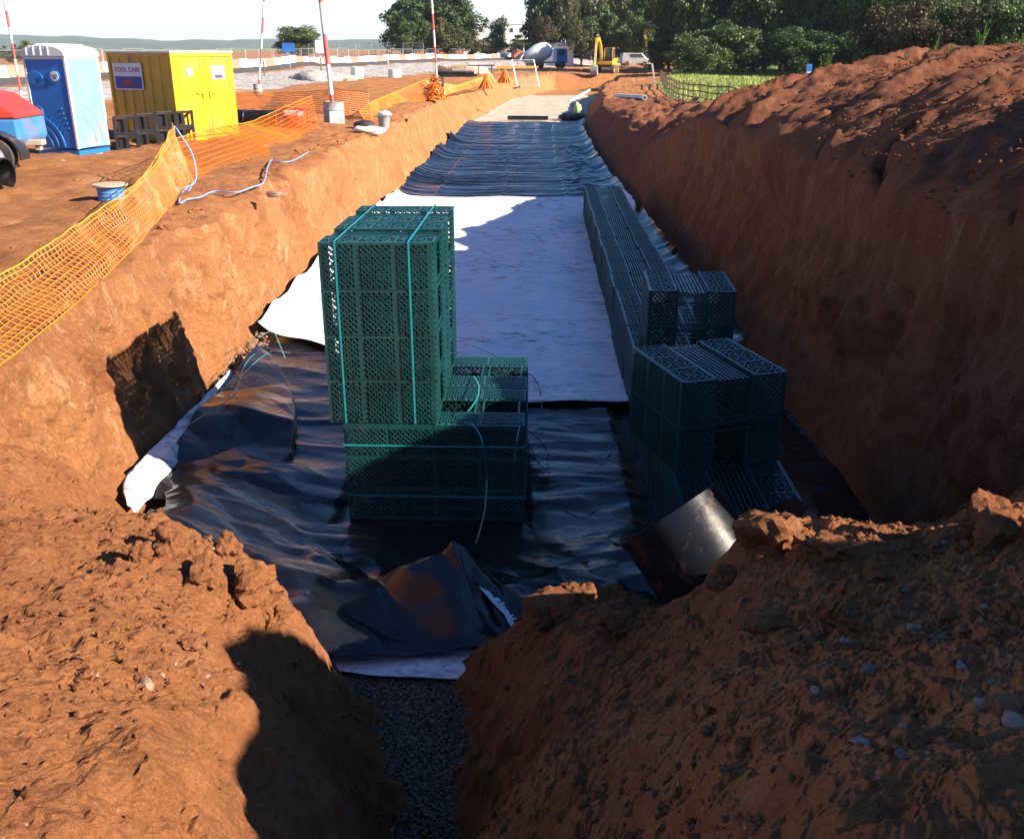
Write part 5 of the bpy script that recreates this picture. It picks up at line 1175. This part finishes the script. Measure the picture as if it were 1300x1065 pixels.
signboard(367, 100, 2.5, 1.3, 0.9, 'blue_paint', 'small blue sign in front of the small round tree'); t_ = signboard(406, 108, 2.9, 0.9, 1.4, 'badge_white', 'narrow white sign on the mesh fence left of the thickest pole'); signboard(657, 140, 2.6, 1.6, 1.5, 'barrier_red', 'orange square sign behind the barriers left of the mixer lorry')
def heap(u, Y, rx, h, mat, label, seed):
    x = (u-650)*Y/1224; o = bpy.data.objects.new('gravel_heap', lump_mesh('gravel_heap', seed, mat, 4, 0.5, 1.0)); put(o); o.location = (x, Y, gz(x, Y)); o.scale = (rx, rx*0.7, h); return tag(o, label, 'heap')
heap(402, 78, 2.6, 0.75, 'grey_gravel', 'low grey gravel heap between the leaning pole and the thickest pole', 71); heap(585, 108, 3.0, 1.0, 'pale_gravel', 'pale gravel heap behind the pallet and pipes', 73)
# ================================================================ excavators, mixer lorry, van
def excavator(loc, rz, label, boom, s=1.0, sl=0.0):
    t = empty('excavator', loc, rz, label, 'excavator', 'yellow excavators'); t.scale = (s, s, s)
    for y in (-1.05, 1.05):
        tk = MB(); tk.prism([(-1.7, 0.12), (-1.45, 0), (1.45, 0), (1.7, 0.12), (1.85, 0.38), (1.7, 0.68), (1.45, 0.78), (-1.45, 0.78), (-1.7, 0.68), (-1.85, 0.38)], 0.5, (0, y, 0)); K_ = tk.build('track', 'rubber', t, bevel=0.04)
        for xx in (-1.4, 1.4): w_ = MB(); w_.lathe([(0.28, -0.27), (0.28, 0.27)], 16, (xx, y, 0.39), Matrix.Rotation(math.pi/2, 3, 'X')); w_.build('wheel', 'digger_yellow', K_)
    mb = MB(); mb.box((0, 0, 0.85), (1.6, 1.7, 0.25)); mb.build('undercarriage', 'black_plastic', t)
    mb = MB(); mb.prism([(-1.9, 1.0), (1.25, 1.0), (1.25, 1.35), (-0.1, 1.75), (-1.8, 1.75), (-1.9, 1.5)], 2.1, (0, 0, 0)); mb.build('upper_body', 'digger_yellow', t, bevel=0.06)
    mb = MB(); mb.prism([(-0.1, 1.7), (1.05, 1.38), (1.25, 1.9), (1.0, 2.85), (0.0, 2.85), (-0.2, 2.3)], 0.95, (0, 0.5, 0)); C_ = mb.build('cab', 'window_dark', t, bevel=0.04)
    mb = MB()
    for yy in (0.03, 0.97):
        q = [(-0.1, 1.7), (1.05, 1.38), (1.25, 1.9), (1.0, 2.85), (0.0, 2.85), (-0.2, 2.3)]
        for a, b in zip(q, q[1:]+q[:1]): mb.beam((a[0], yy, a[1]), (b[0], yy, b[1]), 0.09, 0.09)
    mb.box((0.5, 0.5, 2.89), (1.05, 0.95, 0.06)); mb.build('cab_frame', 'digger_yellow', C_)
    mb = MB(); P = [Vector(p) for p in boom[0]]
    for a, b, w0 in zip(P, P[1:], (0.42, 0.38, 0.36, 0.3)): mb.beam(a, b, 0.34, w0)
    mb.build('boom', 'digger_yellow', t, bevel=0.03)
    mb = MB(); a, b = Vector(boom[1][0]), Vector(boom[1][1]); mb.beam(a, b, 0.26, 0.34); mb.build('dipper', 'digger_yellow', t, bevel=0.03)
    mb = MB(); m_ = (P[0]+Vector((0.3, 0, 0.0))); mb.tube([m_, (P[1]+P[2])/2+Vector((0, 0, -0.25))], 0.07, 8); mb.tube([P[2]+Vector((0, 0, 0.35)), a+(a-b)*0.05+Vector((0, 0, 0.2))], 0.07, 8); mb.tube([a.lerp(b, 0.2)+Vector((.3, 0, 0)), b+Vector((.25, 0, .1))], 0.06, 8); mb.build('ram', 'galvanised', t)
    mb = MB(); d = -1; mb.prism([(0.05, 0.1), (0.35, -0.05), (0.45, -0.5), (0.15, -0.95), (-0.35, -1.0), (-0.5, -0.75), (-0.15, -0.6), (-0.1, -0.2)], 0.8, b); K_ = mb.build('bucket', 'tin_grey', t, bevel=0.02)
    for k in range(4):
        q = MB(); q.beam(b+Vector((-0.35, -0.3+k*0.2, -0.98)), b+Vector((-0.6, -0.3+k*0.2, -0.9)), 0.08, 0.06); q.build('tooth', 'tin_grey', K_)
    return t
ex, ey = (768-650)*112/1224*1.0, 113.5
excavator((ex+0.5, ey+2.2, gz(ex, ey+2.2)+0.05), rad(-106), 'yellow excavator with its arm down into the trench end', ([(0.9, -0.35, 1.5), (2.0, -0.35, 3.1), (3.2, -0.35, 3.9), (4.4, -0.35, 3.6)], [(4.5, -0.35, 3.9), (5.3, -0.35, 0.9)]), 1.0)
ex, ey = (815-650)*128/1224, 130
excavator((ex+2.5, ey+1, gz(ex, ey)+0.05), rad(172), 'second yellow excavator half hidden by the trees, boom raised', ([(0.9, -0.3, 1.5), (1.6, -0.3, 3.6), (2.0, -0.3, 4.9), (1.2, -0.3, 5.6)], [(0.4, -0.3, 5.8), (-1.2, -0.3, 5.0)]), 0.95)
x, y = (692-650)*140/1224, 140; m = empty('mixer_lorry', (x, y, gz(x, y)), rad(12), 'white drum mixer lorry with a blue cab on the far ground', 'lorry')
mb = MB(); mb.box((0, 0, 0.85), (6.0, 1.0, 0.25)); mb.build('chassis', 'tin_grey', m)
mb = MB(); mb.lathe([(0.45, -2.3), (0.75, -1.9), (1.2, -0.6), (1.25, 0.3), (1.05, 1.2), (0.5, 1.7)], 20, (-0.7, 0, 2.25), Matrix.Rotation(rad(76), 3, 'Y')); D_ = mb.build('drum', 'white_plastic', m, True)
mb = MB(); mb.lathe([(0.5, 0), (0.55, 0.1), (0.4, 0.35)], 14, (-3.25, 0, 2.9), Matrix.Rotation(rad(-70), 3, 'Y')); mb.build('drum_mouth', 'black_plastic', D_, True)
mb = MB(); mb.prism([(1.5, 0.75), (3.1, 0.75), (3.1, 1.7), (2.9, 2.75), (1.5, 2.75)], 2.1, (0, 0, 0)); C_ = mb.build('cab', 'blue_paint', m, bevel=0.08); mb = MB(); mb.box((2.2, -1.06, 2.15), (0.9, 0.03, 0.75)); mb.build('window', 'window_dark', C_); mb = MB(); mb.prism([(0, 0), (0.02, 0), (0.02, 0.8), (0, 0.8)], 1.7, (3.05, 0, 1.8)); mb.build('windscreen', 'window_dark', C_)
for xx in (2.3, -0.9, -2.2):
    for yy in (-0.95, 0.95): w_ = MB(); w_.lathe([(0.2, -0.15), (0.48, -0.15), (0.5, 0), (0.48, 0.15), (0.2, 0.15)], 18, (xx, yy, 0.5), Matrix.Rotation(math.pi/2, 3, 'X')); w_.build('wheel', 'rubber', m, True)
mb = MB(); mb.beam((-3.3, 0, 2.0), (-3.9, -0.4, 1.2), 0.4, 0.12); mb.beam((-3.0, 0, 0.9), (-3.2, 0, 2.9), 0.12, 0.12); mb.build('chute', 'white_plastic', m)
x, y = (806-650)*150/1224, 150; v_ = empty('van', (x, y, gz(x, y)+0.3), rad(8), 'silver van parked beyond the excavators', 'van'); mb = MB(); mb.prism([(-2.2, 0.35), (2.2, 0.35), (2.3, 0.9), (1.6, 1.15), (0.9, 1.85), (-2.1, 1.9), (-2.25, 1.2)], 1.8); mb.build('body', 'galvanised', v_, bevel=0.08)
mb = MB(); mb.prism([(-1.0, 1.2), (1.3, 1.2), (0.85, 1.75), (-1.0, 1.78)], 1.83); mb.build('window', 'window_dark', v_)
for xx in (-1.4, 1.4): w_ = MB(); w_.lathe([(0.15, -0.95), (0.34, -0.95), (0.34, 0.95), (0.15, 0.95)], 16, (xx, 0, 0.34), Matrix.Rotation(math.pi/2, 3, 'X')); w_.build('wheel', 'rubber', v_, True)
# cabins far behind
for i, (u, Y, w_, h_, lab) in enumerate([(604, 232, 5.5, 7.6, 'white site cabin left of the loose grey green tree'), (655, 236, 5.0, 7.2, 'white site cabin right of the loose grey green tree'), (669, 240, 4.0, 6.2, 'low white site cabin beside the tall dark conifer'), (641, 238, 3.0, 6.6, 'narrow white site cabin partly behind the loose tree')]):
    x = (u-650)*Y/1224; t = empty('site_cabin', (x, Y, gz(x, Y)-0.5), 0, lab, 'cabin', 'white site cabins far behind'); mb = MB(); mb.box((0, 0, h_/2), (w_, 6, h_)); mb.build('wall', 'cabin_white', t); mb = MB(); mb.box((0, 0, h_+0.08), (w_+0.2, 6.2, 0.16)); mb.build('roof', 'white_plastic', t)
    for xx in (-w_*0.22, w_*0.25): mb = MB(); mb.box((xx, -3.02, h_-1.3), (0.8, 0.06, 0.9)); mb.build('window', 'window_dark', t)
x = (709-650)*165/1224; t = empty('shed', (x, 165, gz(x, 165)), 0, 'small grey shed below the tall dark conifer', 'shed'); mb = MB(); mb.box((0, 0, 1.6), (5, 3, 3.2)); mb.build('wall', 'cabin_white', t); mb = MB(); mb.prism([(-2.7, 3.2), (2.7, 3.2), (2.5, 3.7), (-2.5, 3.7)], 3.4); mb.build('roof', 'tin_grey', t); mb = MB(); mb.box((0.6, -1.52, 1.6), (1.6, 0.05, 1.6)); mb.build('door', 'vehicle_red', t)
# things on the far gravel
pipe('white_pipe', (*gp(722, 130, 4.1), 0.16), (*gp(748, 119, 4.1), 0.5), 0.14, 'pale pipe lying across the far pale gravel', 'white_plastic', 12)
pipe('white_pipe', (float(tab(62, TOER))+1.9, 62, gz(float(tab(62, TOER))+1.9, 62)+0.15), (float(tab(57, TOER))+3.6, 57, gz(float(tab(57, TOER))+3.6, 57)+0.15), 0.14, 'pale pipe lying on the right shoulder of the far trench', 'white_plastic', 12)
x, y = gp(724, 152, 4.2); o = bpy.data.objects.new('membrane_roll', lump_mesh('membrane_roll', 81, 'membrane', 4, 0.6, 0.7)); put(o); o.location = (x+0.1, y, 0.25); o.scale = (0.9, 0.6, 0.4); tag(o, 'rolled up end of black membrane at the far right corner', 'membrane roll')
x, y = gp(675, 153, 4.2); pipe('membrane_roll', (x-1.6, y+0.3, 0.2), (x+1.1, y, 0.2), 0.14, 'thin dark roll on the far edge of the black membrane', 'membrane', 12, cat='membrane roll')
x, y = gp(733, 147, 4.0); o = bpy.data.objects.new('green_bag', lump_mesh('green_bag', 83, 'hivis', 3, 0.35, 1.7)); put(o); o.location = (x, y, 0.6); o.scale = (0.25, 0.2, 0.32); tag(o, 'pale green and white bag standing at the far right corner of the membrane', 'bag')
# ================================================================ field: fence, posts, weeds, grass
fpts = [gp(u, v, 2.75) for u, v in ((838,112), (846,119), (861,128), (880,135), (900,141), (935,149), (975,158))]
FPx = np.array(fpts); cl = np.r_[0, np.cumsum(np.hypot(*np.diff(FPx, axis=0).T))]
fe = empty('timber_fence', (FPx[0][0], FPx[0][1], gz(*FPx[0])), 0, 'weathered timber post and rail fence along the edge of the green field', 'fence'); o0 = Vector(fe.location)
n = int(cl[-1]/1.9); prev = None
rails = [MB() for _ in range(3)]
for i in range(n+1):
    s = cl[-1]*i/n; x = float(np.interp(s, cl, FPx[:, 0])); y = float(np.interp(s, cl, FPx[:, 1])); z = gz(x, y); p = Vector((x, y, z))-o0
    q = MB(); q.box(p+Vector((0, 0, 0.52)), (0.08, 0.07, 1.15)); q.build('post', 'fence_wood', fe)
    if prev is not None:
        for r_, h in zip(rails, (0.30, 0.62, 0.94)): r_.beam(prev+Vector((0, -.06, h)), p+Vector((0, -.06, h)), 0.035, 0.06)
    prev = p
for r_ in rails: r_.build('rail', 'fence_wood', fe)
x, y = (834-650)*76/1224, 76; mb = MB(); mb.beam((x, y, gz(x, y)-0.1), (x-0.35, y, gz(x, y)+1.7), 0.28, 0.12); tag(mb.build('gate_post', 'pale_wood'), 'tall pale post at the far end of the timber fence', 'post')
x, y = (1029-650)*31/1224, 31; t = empty('blue_topped_post', (x, y, gz(x, y)), 0, 'white post with a blue top on the skyline of the mound', 'post'); mb = MB(); mb.box((0, 0, 0.35), (0.13, 0.1, 1.1)); mb.build('post', 'pole_white', t); mb = MB(); mb.box((0, 0, 1.0), (0.16, 0.12, 0.22)); mb.build('cap', 'blue_paint', t)
x2, y2 = (985-650)*33/1224, 33; mb = MB(); mb.beam((x2+0.1, y2, gz(x2, y2)+0.35), (x-0.15, y, gz(x, y)+0.62), 0.05, 0.16, ends=True); tag(mb.build('leaning_board', 'pale_wood'), 'pale board sloping between two posts on the mound skyline', 'board')
t = empty('marker_post', (x2, y2, gz(x2, y2)), 0, 'short white marker post with a blue mark left of the sloping board', 'post'); mb = MB(); mb.box((0, 0, 0.3), (0.10, 0.08, 0.8)); mb.build('post', 'pole_white', t); mb = MB(); mb.box((0, -0.045, 0.55), (0.09, 0.02, 0.14)); mb.build('mark', 'blue_paint', t)
def weed(u, v, Y, h, label, seed, mat='leaf_bright', wide=0.5):
    r = random.Random(seed); d = py(u, v, Y); x = d.x; z = gz(x, Y); t = empty('weed', (x, Y, z-0.05), 0, label, 'weed', 'weeds on the mound'); st = MB(); lf = MB(); ns = r.randint(4, 7)
    for k in range(ns):
        a = r.uniform(0, 6.28); tipv = Vector((math.cos(a)*wide*h*r.uniform(.1, .6), math.sin(a)*wide*h*r.uniform(.1, .6), h*r.uniform(.6, 1.0))); st.tube([Vector((0, 0, 0)), tipv*0.5+Vector((0, 0, .05*h)), tipv], [0.010, 0.008, 0.004], 5)
        for j in range(int(14)):
            f = 0.2+0.8*j/14; c = tipv*f; b = r.uniform(0, 6.28); L = h*0.16*(1.2-f*0.5); dr_ = Vector((math.cos(b), math.sin(b), r.uniform(-.1, .6))).normalized(); sd_ = dr_.cross(Vector((0, 0, 1))).normalized()*L*0.22
            lf._add([c, c+dr_*L*.5+sd_, c+dr_*L, c+dr_*L*.5-sd_], [(0, 1, 2, 3)])
    st.build('stem', mat, t); lf.build('foliage', mat, t); return t
for i, a in enumerate([(1047, 103, 25, 0.85, 'tallest leafy weed on the mound right of the blue topped post'), (1183, 78, 17.5, 0.52, 'bushy green weed on the mound skyline'), (1243, 68, 16, 0.50, 'upright yellow green weed near the right of the mound skyline'), (1205, 75, 17, 0.36, 'thin weed right of the bushy weed'), (1150, 82, 19, 0.26, 'small low weed left of the bushy weed'), (1200, 93, 16, 0.14, 'tiny bright green tuft on the slope of the mound'), (1088, 107, 22, 0.24, 'small weed between the tallest weed and the bushy weed'), (1296, 60, 15, 0.3, 'weed on the mound skyline at the right edge'),
        (932, 142, 30, 0.26, 'small weed low on the far end of the mound'), (1240, 153, 12, 0.12, 'little tuft in the middle of the mound slope'), (1003, 128, 26, 0.2, 'small weed below the marker post'), (1258, 72, 15.5, 0.2, 'low weed right of the upright yellow green weed')]): weed(*a, seed=i)
def blades(name, n, fn, h0, h1, w_, mat, label, seed):
    r = np.random.default_rng(seed); P = fn(r, n); n = len(P); a = r.uniform(0, 6.28, n); h = r.uniform(h0, h1, n); ln = r.normal(size=(n, 2))*0.25
    s = np.stack([np.cos(a), np.sin(a), 0*a], 1)*w_/2; tip = np.stack([ln[:, 0]*h, ln[:, 1]*h, h], 1)
    V = np.stack([P-s, P+s, P+tip], 1).reshape(-1, 3); F = np.arange(3*n).reshape(-1, 3); return tag(np_mesh(name, V, F, mat, None, False), label, 'grass', kind='stuff')
def pos_field(r, n):
    y = 36+r.random(n)**1.2*95; x = tab(y, TOER)+tab(y, ROFF)+4.6+r.random(n)**1.1*42; m = (x < 46); x, y = x[m], y[m]; return np.stack([x, y, ground_z(x, y)-0.02], 1)
blades('meadow_grass', 70000, pos_field, 0.12, 0.42, 0.12, 'grass_blade', 'long sunlit grass of the field behind the fence', 9)
def pos_verge(r, n):
    y = 60+r.random(n)*130; off = r.uniform(8.6, 24, n); s = r.random(n)*240; x = np.interp(s, cum, RP[:, 0])+np.interp(s, cum, RN[:, 0])*off; y = np.interp(s, cum, RP[:, 1])+np.interp(s, cum, RN[:, 1])*off; return np.stack([x, y, ground_z(x, y)], 1)
blades('rough_grass', 14000, pos_verge, 0.15, 0.6, 0.22, 'leaf_olive', 'rough dry grass behind the mesh fence', 10)
# ================================================================ trees
def tree_meshes(seed, n, spread=(1, 1, 1), lumps=22, leaf=0.045, conif=False, gap=0.0):
    """unit crown about 1 high and 1 wide, base at z=0; trunk mesh with limbs"""
    r = np.random.default_rng(seed)
    C = r.normal(size=(lumps*6, 3)); C /= np.linalg.norm(C, axis=1)[:, None]; C *= (r.random(lumps*6)**0.45)[:, None]*0.5
    C[:, 2] = C[:, 2]*0.92+0.53
    if conif: C[:, :2] *= (1.05-0.75*np.clip(C[:, 2], 0, 1))[:, None]*1.25
    C = C[r.permutation(len(C))[:lumps]]*np.array([spread[0], spread[1], 1]); R = r.uniform(0.10, 0.20, lumps)
    k = r.integers(0, lumps, n); d = r.normal(size=(n, 3)); d /= np.linalg.norm(d, axis=1)[:, None]; d[:, 2] = np.where(r.random(n) < 0.6, np.abs(d[:, 2]), d[:, 2])
    q = C[k]+d*(R[k]*(0.45+0.6*r.random(n)))[:, None]*np.array([1, 1, 0.85]); q[:, 2] = np.maximum(q[:, 2], 0.03)
    nrm = d+0.9*r.normal(size=(n, 3)); nrm /= np.linalg.norm(nrm, axis=1)[:, None]; t = np.cross(nrm, r.normal(size=(n, 3))); t /= np.linalg.norm(t, axis=1)[:, None]; b = np.cross(nrm, t)
    s = (leaf*r.uniform(0.5, 1.3, n))[:, None]
    V = np.stack([q-t*s-b*s*0.3, q+b*s*0.7, q+t*s-b*s*0.2, q-b*s*0.8], 1).reshape(-1, 3); F = np.arange(4*n).reshape(-1, 4)
    mb = MB(); mb.tube([(0, 0, -0.02), (0.01, 0, 0.25), (-0.01, 0.01, 0.5), (0, 0, 0.8)], [0.035, 0.028, 0.018, 0.006], 8)
    for i in range(min(12, lumps)):
        c = C[i]; z0 = max(0.12, min(0.6, c[2]-0.25)); mb.tube([(0, 0, z0), (c[0]*.5, c[1]*.5, (z0+c[2])*.5+.02), tuple(c)], [0.015, 0.009, 0.003], 5, False)
    return V, F, mb
def mk(name, V, F, mat): o = np_mesh(name, V, F, mat, None, False); me = o.data; bpy.data.objects.remove(o); return me
TT = {}
def template(key, mat, bark='bark', **kw):
    V, F, mb = tree_meshes(**kw); tr = mb.build('trunk', bark, None, True); me = tr.data; bpy.data.objects.remove(tr); TT[key] = (mk('crown', V, F, mat), me)
template('dark', 'leaf_dark', seed=1, n=13000, lumps=52, leaf=0.026); template('dark2', 'leaf_dark', seed=2, n=13000, lumps=48, leaf=0.026)
template('mid', 'leaf_mid', seed=3, n=12000, lumps=50, leaf=0.024); template('mid2', 'leaf_mid', seed=4, n=6500, lumps=24, leaf=0.026)
template('olive', 'leaf_olive', seed=5, n=6000, lumps=26, leaf=0.024); template('brown', 'leaf_brown', seed=6, n=9000, lumps=34, leaf=0.018); template('loose', 'leaf_olive', seed=7, n=2600, lumps=26, leaf=0.024)
template('conifer', 'leaf_dark', seed=8, n=9000, lumps=34, leaf=0.024, conif=True); template('bushy', 'leaf_mid', seed=9, n=9000, lumps=34, leaf=0.018)
template('dense', 'leaf_dark', seed=12, n=18000, lumps=70, leaf=0.020); template('dense2', 'leaf_mid', seed=13, n=17000, lumps=70, leaf=0.020)
def tree(key, u, Y, wpx, vtop, label, name='tree', cat='tree', drop=0.0, group=None):
    """wpx: crown width in photo pixels, vtop: height of its tip in the photo"""
    x = (u-650)*Y/1224; z = gz(x, Y)-drop; top = CZ+(68-vtop)*Y/1224; h = top-z; w_ = wpx*Y/1224
    t = empty(name, (x, Y, z), rng.uniform(0, 6.28), label, cat, group)
    for nm, me in zip(('crown', 'trunk'), TT[key]):
        o = bpy.data.objects.new(nm, me); put(o, t); o.scale = (w_, w_, h)
    return t
G1 = 'dark trees on the left skyline'; G2 = 'trees of the wood on the right'; G3 = 'hedge trees behind the mound'
tree('dark', 515, 172, 62, 4, 'dark tree at the left of the clump on the left skyline', group=G1); tree('dense', 570, 178, 74, -4, 'dark tree at the right of the clump on the left skyline', group=G1); tree('dark2', 540, 180, 50, 0, 'dark tree in the middle of the clump on the left skyline', group=G1)
tree('dense2', 382, 180, 62, 37, 'small round green tree alone on the left skyline'); tree('mid2', 520, 165, 34, 32, 'green bush at the foot of the left dark tree', 'bush', 'bush'); tree('olive', 568, 166, 44, 28, 'olive bush at the foot of the right dark tree', 'bush', 'bush'); tree('olive', 598, 172, 40, 44, 'low olive bush in front of the left white cabin', 'bush', 'bush')
tree('loose', 630, 185, 40, 18, 'loose grey green tree between the white cabins'); tree('mid2', 655, 186, 50, 47, 'low hedge bush below the white cabins', 'bush', 'bush'); tree('mid2', 622, 190, 40, 50, 'low bush under the loose grey green tree', 'bush', 'bush')
tree('conifer', 702, 175, 66, -42, 'tall dark conifer right of the white cabins', 'conifer_tree', 'tree'); tree('dark', 690, 178, 50, -18, 'broad dark tree behind the tall conifer'); tree('brown', 690, 168, 34, 24, 'brown bush in front of the tall conifer', 'bush', 'bush')
t = tree('loose', 722, 172, 30, -30, 'thin pale barked tree beside the tall conifer'); [o for o in bpy.data.objects if o.parent == t][0]
tree('olive', 738, 162, 36, 30, 'olive bush right of the shed', 'bush', 'bush'); tree('mid', 762, 168, 46, 14, 'mid green tree behind the first excavator', group=G2); tree('mid2', 790, 165, 44, 20, 'mid green tree between the excavators', group=G2); tree('mid', 818, 160, 46, 18, 'mid green tree behind the raised boom', group=G2)
tree('loose', 750, 185, 56, -24, 'tall thin crowned tree with sky gaps above the first excavator', group=G2); tree('olive', 782, 188, 50, -30, 'tall brownish tree with sky gaps above the raised boom', group=G2); tree('dark2', 812, 186, 50, -28, 'tall dark tree standing behind the second excavator', group=G2)
tree('dark2', 738, 190, 50, -10, 'dark tree deep behind the pale barked tree', group=G2); tree('dark', 775, 195, 60, 4, 'dark tree deep behind the first excavator', group=G2)
tree('olive', 850, 128, 70, -50, 'tall olive willow at the left end of the wood', group=G2); tree('dark2', 862, 134, 76, -30, 'dark tree behind the tall olive willow', group=G2); tree('dark', 842, 124, 40, 40, 'dark low bush at the left corner of the field', 'bush', 'bush')
row = [(890, 118, 70, -40, 'dense', 'first'), (925, 122, 66, -55, 'dense2', 'second'), (958, 116, 70, -45, 'dense', 'third'), (992, 121, 70, -60, 'dense2', 'fourth'), (1026, 115, 70, -40, 'dense', 'fifth'), (1062, 119, 70, -52, 'dense', 'sixth'), (1096, 112, 72, -50, 'dense2', 'seventh'), (1135, 110, 76, -55, 'dense', 'eighth'), (1180, 108, 80, -60, 'dense2', 'ninth')]
for u, Y, w_, vt, k_, o_ in row: tree(k_, u, Y, w_*1.15, vt, '%s dense dark tree from the left along the far edge of the field' % o_, group=G2)
for i, (u, w_, vt) in enumerate([(880, 70, 48), (922, 84, 30), (972, 74, 52), (1012, 92, 38), (1062, 76, 50), (1104, 90, 34)]): tree(('dense2', 'mid', 'brown', 'dense', 'bushy', 'mid')[i], u, 106+(i*7) % 5, w_, vt, 'low bush at the foot of the wood, %s from the left' % ORD[i], 'bush', 'bush', group='bushes at the foot of the wood')
hd = [(1118, 62, 84, 12, 'brown'), (1165, 58, 92, 6, 'brown'), (1205, 60, 80, -6, 'bushy'), (1240, 56, 100, 10, 'brown'), (1285, 54, 100, -4, 'bushy'), (1330, 54, 110, 4, 'brown'), (1150, 68, 90, -24, 'bushy'), (1225, 70, 100, -30, 'loose'), (1290, 68, 110, -34, 'bushy')]
for i, (u, Y, w_, vt, k_) in enumerate(hd): tree(k_, u, Y, w_, vt, '%s hedge tree behind the mound, %s from the left of its %s row' % ({'brown': 'brown twiggy', 'bushy': 'green bushy', 'loose': 'thin bare'}[k_], ORD[i if i < 6 else i-6], 'front' if i < 6 else 'back'), group=G3)
tree('olive', -4, 150, 30, 55, 'grey green tree at the far left edge'); tree('mid2', 14, 140, 40, 62, 'low green bush at the far left edge', 'bush', 'bush'); tree('olive', 30, 165, 26, 54, 'small tree behind the toilet roof')

# air between here and the hills
hb = MB(); hb.box((0, 2400, 60), (11000, 9400, 128)); hz = hb.build('haze', 'clay'); t = NT('air'); t.t.nodes.remove(t.b)
pv = t.add('ShaderNodeVolumePrincipled'); pv.inputs['Color'].default_value = (0.72, 0.84, 1.0, 1); pv.inputs['Density'].default_value = 0.00012; pv.inputs['Anisotropy'].default_value = 0.0; t.l(pv.outputs[0], t.out.inputs['Volume'])
hz.data.materials.clear(); hz.data.materials.append(t.m); tag(hz, 'thin blue haze in the air over the whole site', 'haze', kind='stuff')
S.cycles.volume_bounces = 0
